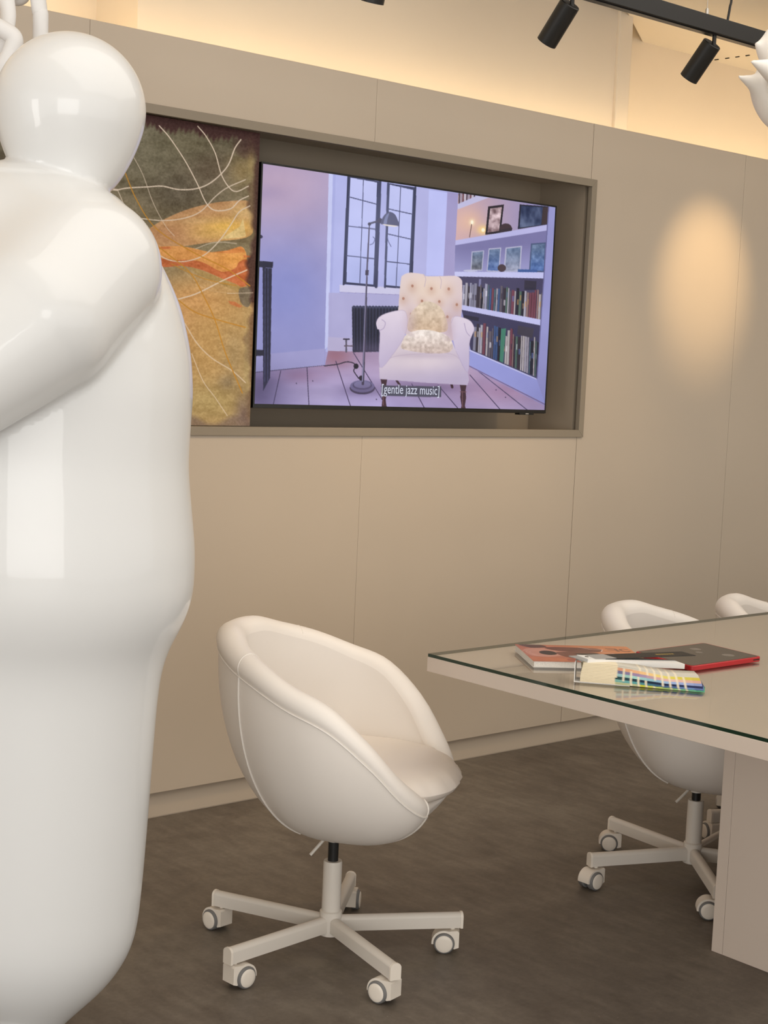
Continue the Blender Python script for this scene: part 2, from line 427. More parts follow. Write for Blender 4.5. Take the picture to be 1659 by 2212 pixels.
# cove light
cv = MB()
cv.box(-0.5, 8.8, 4.03, 4.05, 2.31, 2.322)
cv.box(xr_ + .02, 8.8, 4.25, 4.27, 2.31, 2.322); cv.box(-.5, xl - .02, 4.25, 4.27, 2.31, 2.322)  # extra strips added to brighten the recesses beside the boxed bay
cv.build('cove_light_strip', 'led_warm', wp, smooth=0)

# ------------------------------------------------------------------ raster painter for flat prints
class Raster:
    def __init__(self, corners, w, h, ss=2):
        """corners: source-frame TL,TR,BR,BL of the picture"""
        self.w, self.h, self.ss = w, h, ss; self.W, self.H = w * ss, h * ss
        src = np.array(corners, float); dst = np.array([(0, 0), (self.W, 0), (self.W, self.H), (0, self.H)], float)
        A_ = []; b_ = []
        for (x, y), (u, v) in zip(src, dst):
            A_ += [[x, y, 1, 0, 0, 0, -u * x, -u * y], [0, 0, 0, x, y, 1, -v * x, -v * y]]; b_ += [u, v]
        k = np.linalg.solve(np.array(A_), np.array(b_)); self.Hm = np.append(k, 1).reshape(3, 3)
        self.im = np.zeros((self.H, self.W, 3), np.float32)
        yy, xx = np.mgrid[0:self.H, 0:self.W]; inv = np.linalg.inv(self.Hm)
        q = inv @ np.stack([xx.ravel() + .5, yy.ravel() + .5, np.ones(xx.size)])
        self.sx = (q[0] / q[2]).reshape(self.H, self.W).astype(np.float32); self.sy = (q[1] / q[2]).reshape(self.H, self.W).astype(np.float32)
    def mask(self, pts):
        p = np.array(pts, float); x0, x1 = p[:, 0].min(), p[:, 0].max(); y0, y1 = p[:, 1].min(), p[:, 1].max()
        bb = (self.sx >= x0) & (self.sx <= x1) & (self.sy >= y0) & (self.sy <= y1)
        X, Y = self.sx[bb], self.sy[bb]; ins = np.zeros(X.shape, bool); j = len(p) - 1
        for i in range(len(p)):
            xi, yi = p[i]; xj, yj = p[j]
            if yi != yj:
                ins ^= ((yi > Y) != (yj > Y)) & (X < (xj - xi) * (Y - yi) / (yj - yi) + xi)
            j = i
        out = np.zeros(self.sx.shape, bool); out[bb] = ins; return out
    def fill(self, m, col, a=1.0):
        c = np.array(col, np.float32); self.im[m] = self.im[m] * (1 - a) + c * a
    def poly(self, pts, col, a=1.0, curve=0):
        if curve: pts = smooth_curve(pts, curve, closed=True)
        self.fill(self.mask(pts), col, a)
    def ell(self, cx, cy, rx, ry, col, a=1.0):
        self.fill(((self.sx - cx) / rx) ** 2 + ((self.sy - cy) / ry) ** 2 < 1, col, a)
    def glow(self, cx, cy, rx, ry, col, a, power=2.0, within=None):
        d = np.exp(-(((self.sx - cx) / rx) ** 2 + ((self.sy - cy) / ry) ** 2) ** (power / 2))[..., None] * a
        if within is not None: d = d * within[..., None]
        self.im = self.im * (1 - d) + np.array(col, np.float32) * d
    def grad(self, m, axis_pts, c0, c1):
        (xa, ya), (xb, yb) = axis_pts; d = np.array([xb - xa, yb - ya], float); L = d @ d
        t = np.clip(((self.sx - xa) * d[0] + (self.sy - ya) * d[1]) / L, 0, 1)[..., None]
        g_ = np.array(c0, np.float32) * (1 - t) + np.array(c1, np.float32) * t
        self.im[m] = g_[m]
    def line(self, pts, wd, col, a=1.0, curve=0):
        if curve: pts = smooth_curve(pts, curve)
        pts = np.array(pts, float); n = len(pts); ws = np.linspace(*wd, n) if hasattr(wd, '__len__') else np.full(n, wd)
        m = np.zeros(self.sx.shape, bool)
        for i in range(n - 1):
            p, q = pts[i], pts[i + 1]; r = max(ws[i], ws[i + 1])
            bb = (self.sx > min(p[0], q[0]) - r) & (self.sx < max(p[0], q[0]) + r) & (self.sy > min(p[1], q[1]) - r) & (self.sy < max(p[1], q[1]) + r)
            X, Y = self.sx[bb] - p[0], self.sy[bb] - p[1]; d = q - p; L = d @ d + 1e-9
            t = np.clip((X * d[0] + Y * d[1]) / L, 0, 1)
            m[bb] |= (X - t * d[0]) ** 2 + (Y - t * d[1]) ** 2 < ((ws[i] + (ws[i + 1] - ws[i]) * t) / 2) ** 2
        self.fill(m, col, a)
    def noise(self, scale, amp, seed=0, aniso=(1, 1), octaves=3, within=None):
        r = np.random.default_rng(seed); tot = np.zeros(self.sx.shape, np.float32)
        for o in range(octaves):
            s = scale / 2 ** o
            gx = (self.sx - self.sx.min()) / (s * aniso[0]); gy = (self.sy - self.sy.min()) / (s * aniso[1])
            T = r.random((int(gy.max()) + 3, int(gx.max()) + 3)).astype(np.float32)
            ix, iy = gx.astype(int), gy.astype(int); fx, fy = gx - ix, gy - iy; fx = fx * fx * (3 - 2 * fx); fy = fy * fy * (3 - 2 * fy)
            n_ = T[iy, ix] * (1 - fx) * (1 - fy) + T[iy, ix + 1] * fx * (1 - fy) + T[iy + 1, ix] * (1 - fx) * fy + T[iy + 1, ix + 1] * fx * fy
            tot += (n_ - .5) / 2 ** o
        if within is not None: tot = tot * within
        self.im = self.im + tot[..., None] * amp
        return tot
    def linear(self):
        s = self.ss; im = np.clip(self.im, 0, 255).reshape(self.h, s, self.w, s, 3).mean((1, 3)) / 255
        return np.where(im <= 0.04045, im / 12.92, ((im + 0.055) / 1.055) ** 2.4)

# ------------------------------------------------------------------ television
tv = empty('television', (3.4825, 3.87, 1.256)); tag(tv, 'large flat television showing a white armchair and bookshelves', 'television')
TX0, TX1, TZ0, TZ1 = 2.816 - 3.4825, 4.149 - 3.4825, 0.0, 0.756
bz = 0.006; bb_ = 0.012
MB().box(TX0, TX1, 0.003, 0.035, TZ0, TZ1).build('back_shell', 'tv_black', tv, bevel=0.002)
bezel = MB(); bezel.box(TX0, TX1, -0.002, 0.003, TZ1 - bz, TZ1); bezel.box(TX0, TX1, -0.002, 0.003, TZ0, TZ0 + bb_)
bezel.box(TX0, TX0 + bz, -0.002, 0.003, TZ0 + bb_, TZ1 - bz); bezel.box(TX1 - bz, TX1, -0.002, 0.003, TZ0 + bb_, TZ1 - bz)
bezel.build('bezel', ['tv_black'], tv)
MB().box(TX0 - 0.0015, TX1, 0.004, 0.012, TZ0 - 0.0015, TZ0).build('edge_trim', 'tv_bronze', tv)
lp = MB().box(TX1 - 0.14, TX1 - 0.065, -0.003, 0.02, -0.007, 0.0).build('logo_plate', 'tv_black', tv)
MB().box(TX1 - 0.108, TX1 - 0.092, -0.0036, -0.003, -0.0045, -0.0015).build('logo_mark', 'logo_silver', lp)
MB().box(-0.15, 0.15, 0.035, NYB - 3.87, 0.28, 0.5).build('wall_mount', 'tv_black', tv)

def paint_tv():
    R = Raster([(80, 52), (1462, 248), (1410, 1210), (30, 1192)], 700, 392)
    allm = np.ones(R.sx.shape, bool)
    R.grad(allm, ((0, 300), (0, 1100)), (160, 160, 218), (168, 160, 205))
    # left wall
    lw = R.mask([(20, 30), (395, 96), (368, 1005), (20, 1045)])
    R.grad(lw, ((200, 120), (215, 1000)), (168, 152, 190), (150, 151, 206))
    R.glow(140, 170, 260, 170, (196, 168, 190), .75, within=lw)
    R.glow(90, 190, 120, 40, (150, 135, 180), .35, within=lw)
    R.glow(180, 640, 240, 230, (132, 140, 206), .75, within=lw)
    R.poly([(30, 960), (368, 925), (365, 1005), (25, 1043)], (172, 166, 212), .6)
    R.line([(30, 1042), (366, 1006)], 4, (70, 62, 90))
    # window bay wall
    wm = R.mask([(395, 90), (1000, 180), (985, 600), (730, 960), (372, 940)])
    R.grad(wm, ((400, 300), (960, 300)), (176, 180, 234), (170, 172, 226))
    R.poly([(392, 95), (412, 98), (384, 915), (368, 930)], (198, 202, 244))
    R.poly([(412, 98), (425, 100), (396, 905), (384, 915)], (160, 164, 220), .6)
    R.poly([(388, 660), (730, 668), (722, 940), (384, 934)], (172, 166, 208), .8)
    R.poly([(384, 870), (600, 880), (600, 940), (380, 936)], (190, 180, 212), .7)
    R.poly([(800, 165), (865, 172), (850, 575), (788, 560)], (176, 176, 226))
    R.poly([(865, 172), (955, 184), (935, 575), (850, 575)], (188, 192, 246))
    R.poly([(952, 180), (1003, 187), (985, 580), (932, 578)], (158, 150, 198))
    # window
    R.poly([(440, 622), (735, 634), (735, 668), (440, 656)], (206, 202, 232)); R.line([(440, 658), (735, 668)], 3, (150, 142, 190))
    for fr_, pane, vm, hs in (
        ([(484, 108), (636, 132), (614, 632), (459, 620)], [(494, 116), (620, 138), (600, 620), (472, 609)], [(556, 122), (536, 616)],
         [((484, 206), (616, 240)), ((478, 344), (612, 358)), ((470, 484), (606, 498))]),
        ([(668, 140), (803, 160), (780, 640), (651, 633)], [(680, 148), (790, 172), (766, 630), (660, 622)], [(732, 150), (708, 630)],
         [((672, 262), (786, 286)), ((668, 380), (778, 404)), ((660, 510), (772, 522))])):
        R.poly(fr_, (44, 48, 78)); pm = R.mask(pane); R.grad(pm, ((0, 120), (0, 620)), (196, 200, 248), (178, 186, 240))
        R.glow(560, 560, 60, 60, (162, 170, 222), .5, within=pm); R.glow(720, 590, 50, 50, (165, 172, 222), .5, within=pm)
        R.line(vm, 4, (66, 70, 104))
        for p, q in hs: R.line([p, q], 5, (58, 62, 96))
    R.line([(484, 112), (459, 620)], 9, (36, 40, 66)); R.line([(801, 160), (779, 638)], 10, (36, 40, 66))
    R.line([(634, 134), (613, 630)], 14, (40, 44, 72)); R.line([(672, 142), (655, 632)], 10, (50, 54, 84))
    R.line([(600, 395), (608, 405), (600, 425), (585, 432)], 4, (90, 95, 140), curve=4); R.line([(668, 395), (672, 415), (685, 440)], 4, (90, 95, 140), curve=4)
    # floor
    fm = R.mask([(20, 1045), (368, 1006), (384, 936), (720, 942), (1050, 1000), (1420, 1185), (1420, 1230), (10, 1230)])
    R.grad(fm, ((700, 960), (640, 1200)), (176, 150, 180), (164, 152, 200))
    R.glow(420, 960, 90, 55, (150, 98, 112), .75, within=fm); R.glow(250, 1060, 130, 45, (150, 110, 140), .6, within=fm)
    R.glow(1240, 1110, 190, 60, (168, 128, 160), .7, within=fm); R.glow(330, 1140, 160, 60, (182, 168, 205), .7, within=fm)
    R.glow(60, 1120, 90, 90, (86, 74, 110), .8, within=fm)
    R.noise(90, 16, 3, (2.2, .6), 3, within=fm.astype(np.float32))
    for p, q in (((158, 1034), (122, 1192)), ((283, 1018), (291, 1194)), ((420, 985), (488, 1197)), ((505, 945), (660, 1199)),
                 ((780, 1090), (840, 1205)), ((905, 1095), (1000, 1206)), ((1056, 1045), (1200, 1209)), ((1062, 1000), (1330, 1211))):
        R.line([p, q], 4, (64, 54, 84))
    for x, y in ((310, 1080), (612, 1165), (232, 1092), (700, 1120), (1225, 1150), (1180, 1115)): R.ell(x, y, 3, 3, (60, 50, 75))
    # console table
    R.poly([(58, 512), (126, 516), (124, 545), (58, 542)], (34, 34, 56)); R.poly([(76, 543), (120, 547), (108, 1066), (74, 1130)], (34, 34, 56))
    for x in (88, 102): R.line([(x, 548), (x - 6, 1085)], 3, (70, 72, 110))
    R.poly([(30, 934), (80, 934), (78, 962), (30, 964)], (30, 30, 48)); R.ell(66, 398, 12, 9, (50, 48, 74))
    # radiator
    R.poly([(498, 726), (724, 726), (722, 936), (500, 942)], (24, 26, 44))
    for k in range(15): R.line([(508 + k * 15, 734), (508 + k * 14.6, 930)], 5, (44, 46, 70)); R.ell(508 + k * 15, 727, 8, 7, (52, 55, 82))
    R.line([(470, 880), (470, 940)], 8, (84, 78, 96)); R.line([(458, 880), (484, 880)], 7, (50, 46, 64)); R.line([(462, 912), (500, 912)], 6, (96, 84, 96))
    # bookcase
    R.poly([(1000, 185), (1470, 245), (1415, 1190), (1050, 1005), (985, 600)], (150, 150, 206))
    c1 = R.mask([(1003, 186), (1432, 244), (1424, 334), (990, 410)]); R.grad(c1, ((1000, 300), (1420, 300)), (206, 168, 172), (142, 138, 190))
    R.glow(1060, 320, 70, 60, (240, 190, 150), .6, within=c1); R.glow(1120, 358, 26, 22, (255, 214, 130), .95, within=c1); R.glow(1068, 322, 12, 14, (255, 235, 190), .95, within=c1)
    R.ell(1120, 358, 8, 9, (255, 246, 214)); R.ell(1068, 322, 6, 9, (255, 246, 220)); R.line([(1066, 332), (1056, 392)], 4, (110, 84, 84))
    R.poly([(1000, 236), (1088, 197), (1150, 204), (1000, 262)], (192, 188, 224))
    for k in range(9): R.poly([(1005 + k * 9, 184), (1012 + k * 9, 185), (1011 + k * 9, 232 - k * 4), (1004 + k * 9, 236 - k * 4)], [(66, 58, 76), (150, 140, 160), (96, 60, 70), (190, 184, 200)][k % 4])
    R.poly([(1144, 247), (1219, 237), (1203, 372), (1130, 381)], (34, 28, 38)); R.poly([(1154, 257), (1209, 249), (1195, 362), (1141, 370)], (176, 150, 156))
    pm = R.mask([(1154, 257), (1209, 249), (1195, 362), (1141, 370)]); R.noise(22, 120, 5, within=pm.astype(np.float32))
    R.poly([(1293, 236), (1432, 245), (1422, 330), (1284, 353)], (28, 32, 50)); pm = R.mask([(1300, 243), (1402, 249), (1394, 332), (1292, 346)]); R.fill(pm, (62, 74, 108)); R.noise(26, 70, 6, (1, 2), within=pm.astype(np.float32))
    R.poly([(1402, 249), (1430, 247), (1421, 328), (1396, 332)], (58, 46, 52))
    R.ell(1228, 350, 28, 24, (60, 44, 52)); R.poly([(1198, 356), (1258, 346), (1256, 362), (1200, 374)], (50, 40, 50))
    R.poly([(990, 408), (1424, 331), (1422, 358), (988, 431)], (184, 182, 230))
    c2 = R.mask([(988, 431), (1422, 358), (1412, 558), (985, 557)]); R.grad(c2, ((990, 450), (1000, 560)), (118, 114, 164), (150, 148, 198))
    for i, q in enumerate(([(1066, 460), (1125, 454), (1116, 550), (1060, 550)], [(1146, 445), (1206, 440), (1196, 556), (1136, 554)], [(1226, 440), (1304, 431), (1296, 554), (1216, 556)], [(1346, 420), (1417, 414), (1411, 556), (1336, 554)])):
        R.poly(q, (176, 176, 204) if i < 3 else (70, 84, 120)); cx = sum(p[0] for p in q) / 4; cy = sum(p[1] for p in q) / 4
        qi = [(cx + (x - cx) * .84, cy + (y - cy) * .9) for x, y in q]; pm = R.mask(qi)
        R.grad(pm, ((cx, cy - 50), (cx, cy + 50)), (96, 116, 150), [(110, 110, 120), (84, 110, 168), (150, 154, 180), (78, 108, 168)][i]); R.noise(16, 46, 10 + i, within=pm.astype(np.float32))
    R.ell(1208, 537, 20, 18, (66, 52, 60)); R.poly([(1284, 542), (1376, 544), (1374, 556), (1284, 556)], (58, 88, 150)); R.ell(1060, 551, 34, 5, (190, 190, 220))
    R.poly([(985, 556), (1412, 556), (1410, 585), (985, 578)], (196, 196, 240))
    R.poly([(985, 578), (1410, 585), (1394, 782), (1018, 712)], (66, 62, 94)); R.poly([(1018, 712), (1394, 780), (1391, 807), (1018, 736)], (190, 190, 236))
    R.poly([(1018, 736), (1391, 807), (1372, 1060), (1060, 926)], (56, 54, 86))
    R.poly([(1100, 590), (1098, 640), (1108, 640), (1110, 590)], (120, 118, 160)); R.poly([(1316, 595), (1372, 598), (1370, 640), (1314, 640)], (44, 42, 62))
    rb = random.Random(5)
    pal = [(196, 190, 208), (186, 178, 196), (150, 148, 176), (88, 116, 134), (70, 96, 150), (132, 72, 92), (60, 52, 66), (36, 36, 54), (206, 196, 200), (110, 100, 116), (168, 130, 132), (92, 120, 110), (178, 176, 206)]
    def shelf_books(x0, x1, bot, top, spread):
        x = x0
        while x < x1:
            wd = rb.uniform(6, 14); t = (x - x0) / (x1 - x0); yb = bot(t); yt = top(t) + rb.uniform(-spread, spread)
            lean = -6; c = tuple(int(v * .84) for v in rb.choice(pal))
            R.poly([(x, yt), (x + wd, yt + 2), (x + wd + lean, yb + 2), (x + lean, yb)], c)
            R.poly([(x + wd - 2, yt + 2), (x + wd, yt + 2), (x + wd + lean, yb + 2), (x + wd - 2 + lean, yb)], tuple(int(v * .55) for v in c))
            if rb.random() < .7:
                yy = yt + rb.uniform(.15, .5) * (yb - yt); R.poly([(x + 2, yy), (x + wd - 3, yy), (x + wd - 4, yy + 26), (x + 1, yy + 26)], rb.choice([(230, 226, 236), (50, 44, 60), (190, 140, 90), (90, 110, 170)]), .6)
            x += wd + rb.choice([0, 0, 1, 2])
    shelf_books(1024, 1396, lambda t: 713 + 66 * t, lambda t: 612 + 38 * t, 12)
    R.poly([(1316, 594), (1372, 598), (1370, 630), (1314, 626)], (50, 46, 64), .8)
    shelf_books(1076, 1380, lambda t: 928 + 126 * t, lambda t: 795 + 85 * t, 22)
    R.poly([(1028, 760), (1100, 772), (1098, 790), (1028, 778)], (40, 38, 58)); R.poly([(1285, 808), (1360, 822), (1352, 868), (1280, 850)], (60, 56, 72)); R.poly([(1205, 825), (1228, 822), (1212, 985), (1196, 978)], (64, 122, 104))
    R.poly([(1058, 926), (1372, 1060), (1456, 1096), (1412, 1178), (1052, 1000)], (152, 156, 220)); R.line([(1056, 928), (1372, 1062)], 6, (196, 196, 240))
    R.poly([(1432, 244), (1470, 250), (1412, 1176), (1372, 1062), (1408, 585)], (146, 146, 202), .85); R.line([(1430, 246), (1374, 1060)], 5, (104, 102, 150))
    R.line([(1052, 1002), (1412, 1182)], 4, (110, 84, 120))
    # lamp
    R.line([(366, 1008), (430, 999), (470, 988), (503, 993), (516, 1010), (505, 1030), (528, 1066)], 5, (40, 34, 52), curve=6); R.ell(516, 1008, 12, 13, (32, 28, 40))
    R.ell(545, 1112, 60, 30, (50, 44, 62)); R.ell(545, 1103, 58, 29, (112, 106, 146)); R.ell(545, 1099, 46, 21, (78, 72, 104)); R.ell(545, 1095, 40, 17, (124, 118, 158)); R.ell(540, 1064, 11, 12, (40, 34, 48))
    R.line([(548, 1092), (558, 860), (570, 560), (583, 336)], (12, 6), (64, 58, 78)); R.line([(546, 1080), (568, 560)], (4, 2), (140, 136, 172))
    R.poly([(563, 552), (579, 552), (577, 576), (562, 576)], (52, 46, 64)); R.line([(583, 332), (640, 316)], 9, (56, 54, 74)); R.ell(583, 334, 8, 8, (48, 46, 64)); R.ell(632, 318, 12, 13, (50, 48, 68))
    R.poly([(638, 334), (644, 306), (662, 283), (680, 276), (702, 286), (716, 312), (723, 343), (680, 338)], (66, 68, 96), curve=5); R.poly([(650, 330), (660, 296), (676, 282), (668, 312), (664, 332)], (110, 116, 156), curve=4)
    R.poly([(642, 333), (682, 337), (722, 342), (700, 347), (660, 342)], (236, 222, 206))
    # armchair
    R.glow(630, 360, 230, 300, (206, 210, 252), .22); R.glow(840, 1108, 240, 34, (104, 84, 122), .6, within=fm); R.glow(1180, 1040, 120, 60, (150, 140, 196), .3, within=fm)
    R.glow(545, 1125, 90, 22, (100, 88, 124), .5, within=fm); R.glow(610, 930, 120, 40, (130, 112, 150), .35)
    legc = (64, 42, 52)
    for x, y0, y1 in ((648, 1068, 1200), (1024, 1092, 1207)):
        R.poly([(x - 16, y0), (x + 16, y0), (x + 11, y0 + 28), (x + 14, y0 + 60), (x + 8, y0 + 100), (x + 12, y1), (x - 12, y1), (x - 8, y0 + 100), (x - 14, y0 + 60), (x - 11, y0 + 28)], legc)
        R.line([(x - 4, y0 + 30), (x - 3, y1 - 8)], 3, (120, 84, 92)); R.line([(x - 14, y0 + 34), (x + 14, y0 + 34)], 4, (110, 76, 84))
    R.line([(708, 1074), (722, 1094)], 10, (60, 40, 50)); R.line([(968, 1088), (972, 1104)], 12, (60, 40, 50))
    back = [(722, 770), (718, 735), (730, 600), (742, 574), (778, 562), (838, 570), (845, 578), (915, 578), (985, 576), (1014, 590), (1021, 622), (1015, 770), (985, 880), (760, 860)]
    bm_ = R.mask(smooth_curve(back, 5, closed=True)); R.grad(bm_, ((720, 700), (1020, 700)), (222, 204, 212), (216, 196, 206))
    R.glow(860, 640, 150, 100, (238, 214, 192), .8, within=bm_); R.glow(1000, 800, 40, 90, (190, 164, 180), .5, within=bm_)
    for x, y in ((785, 625), (875, 637), (957, 638), (742, 685), (830, 696), (912, 698), (995, 712), (778, 758), (950, 770)):
        R.glow(x, y + 8, 22, 26, (206, 168, 150), .55, within=bm_); R.ell(x, y, 6, 7, (176, 128, 110))
    R.line([(838, 570), (848, 590), (842, 628)], 4, (205, 184, 190), curve=4); R.line([(914, 578), (922, 600), (918, 636)], 4, (205, 184, 190), curve=4)
    fur = [(846, 697), (905, 714), (938, 760), (948, 836), (860, 842), (766, 838), (774, 762), (806, 722)]
    fm2 = R.mask(smooth_curve(fur, 5, closed=True)); R.grad(fm2, ((850, 700), (850, 840)), (222, 202, 180), (208, 178, 150)); R.noise(14, 34, 20, within=fm2.astype(np.float32))
    seat = [(690, 950), (740, 862), (870, 838), (960, 862), (990, 930), (1046, 1030), (1052, 1070), (1044, 1094), (850, 1084), (628, 1068), (626, 1010)]
    sm = R.mask(seat); R.grad(sm, ((800, 880), (840, 1090)), (222, 206, 214), (186, 172, 200)); R.glow(830, 985, 170, 40, (226, 210, 216), .7, within=sm)
    R.line([(640, 1000), (700, 960), (860, 945), (980, 950), (1040, 1020)], 3, (186, 168, 188), .7, curve=5)
    f2 = [(732, 905), (760, 852), (840, 832), (930, 850), (970, 884), (962, 936), (860, 944), (742, 926)]
    fm3 = R.mask(smooth_curve(f2, 5, closed=True)); R.grad(fm3, ((840, 835), (845, 940)), (242, 230, 222), (204, 182, 172)); R.noise(12, 40, 21, within=fm3.astype(np.float32))
    for arm, hi_ in (([(613, 800), (626, 775), (660, 756), (716, 742), (750, 746), (760, 790), (748, 860), (690, 952), (628, 1012), (630, 850), (618, 830)], (650, 780)),
                     ([(968, 800), (984, 768), (1020, 772), (1060, 790), (1077, 826), (1064, 862), (1054, 900), (1046, 1034), (990, 932)], (1020, 800))):
        am = R.mask(smooth_curve(arm, 4, closed=True)); R.grad(am, ((hi_[0], hi_[1] - 20), (hi_[0] + 30, hi_[1] + 220)), (224, 210, 226), (190, 176, 206)); R.line(smooth_curve(arm, 4), 3, (176, 158, 188), .5)
    R.line([(628, 838), (648, 826), (656, 800), (640, 786)], 4, (180, 164, 194), curve=4); R.line([(1030, 800), (1040, 840), (1056, 860)], 4, (180, 164, 194), curve=4)
    R.glow(770, 800, 30, 90, (196, 172, 182), .5, within=bm_); R.glow(960, 830, 26, 70, (190, 164, 176), .5, within=bm_); R.glow(850, 955, 150, 14, (188, 170, 186), .5, within=sm)
    R.glow(30, 1150, 260, 180, (60, 54, 92), .35); R.glow(1440, 1180, 200, 160, (96, 92, 140), .3); R.noise(120, 7, 44, octaves=4)
    # caption bar
    R.poly([(636, 1098), (920, 1101), (919, 1152), (635, 1148)], (72, 72, 88), .93)
    R.glow(860, 500, 900, 700, (255, 255, 255), .05)
    return R.linear()
tvc = paint_tv()
hh_, ww_ = tvc.shape[:2]
gx = np.linspace(TX0 + bz, TX1 - bz, ww_); gz = np.linspace(TZ1 - bz, TZ0 + bb_, hh_)
P = np.zeros((hh_, ww_, 3)); P[..., 0] = gx[None]; P[..., 1] = -0.0005; P[..., 2] = gz[:, None]
scr = grid_mesh('screen', P, tvc, 'tv_picture', tv)
def text_mesh(name, body, height, width, loc, rot, material, parent, extrude=0.0003):
    cu = bpy.data.curves.new(name, 'FONT'); cu.body = body; cu.size = 1.0; cu.resolution_u = 3; cu.align_x = 'CENTER'; cu.align_y = 'CENTER'
    to = bpy.data.objects.new('tmp', cu); COL.objects.link(to)
    dg = bpy.context.evaluated_depsgraph_get(); me = bpy.data.meshes.new_from_object(to.evaluated_get(dg))
    bpy.data.objects.remove(to, do_unlink=True)
    co = np.empty(len(me.vertices) * 3); me.vertices.foreach_get('co', co); co = co.reshape(-1, 3)
    mn, mx_ = co.min(0), co.max(0); co = co - (mn + mx_) / 2; co[:, 0] *= width / (mx_[0] - mn[0]); co[:, 1] *= height / (mx_[1] - mn[1])
    me.vertices.foreach_set('co', co.reshape(-1)); me.materials.clear(); me.materials.append(MATS[material]); me.update()
    return finish(me, name, parent, smooth=0, loc=loc, rot=rot)
ca = at_y(822.5, 857, 3.87); cb = at_y(950, 833, 3.87)
text_mesh('caption', '[gentle jazz music]', abs(cb[2] - ca[2]) * 0.95, abs(cb[0] - ca[0]) * 0.985,
          ((ca[0] + cb[0]) / 2 - 3.4825, -0.0012, (ca[2] + cb[2]) / 2 - 1.256), (PI / 2, 0, 0), 'caption_white', scr)

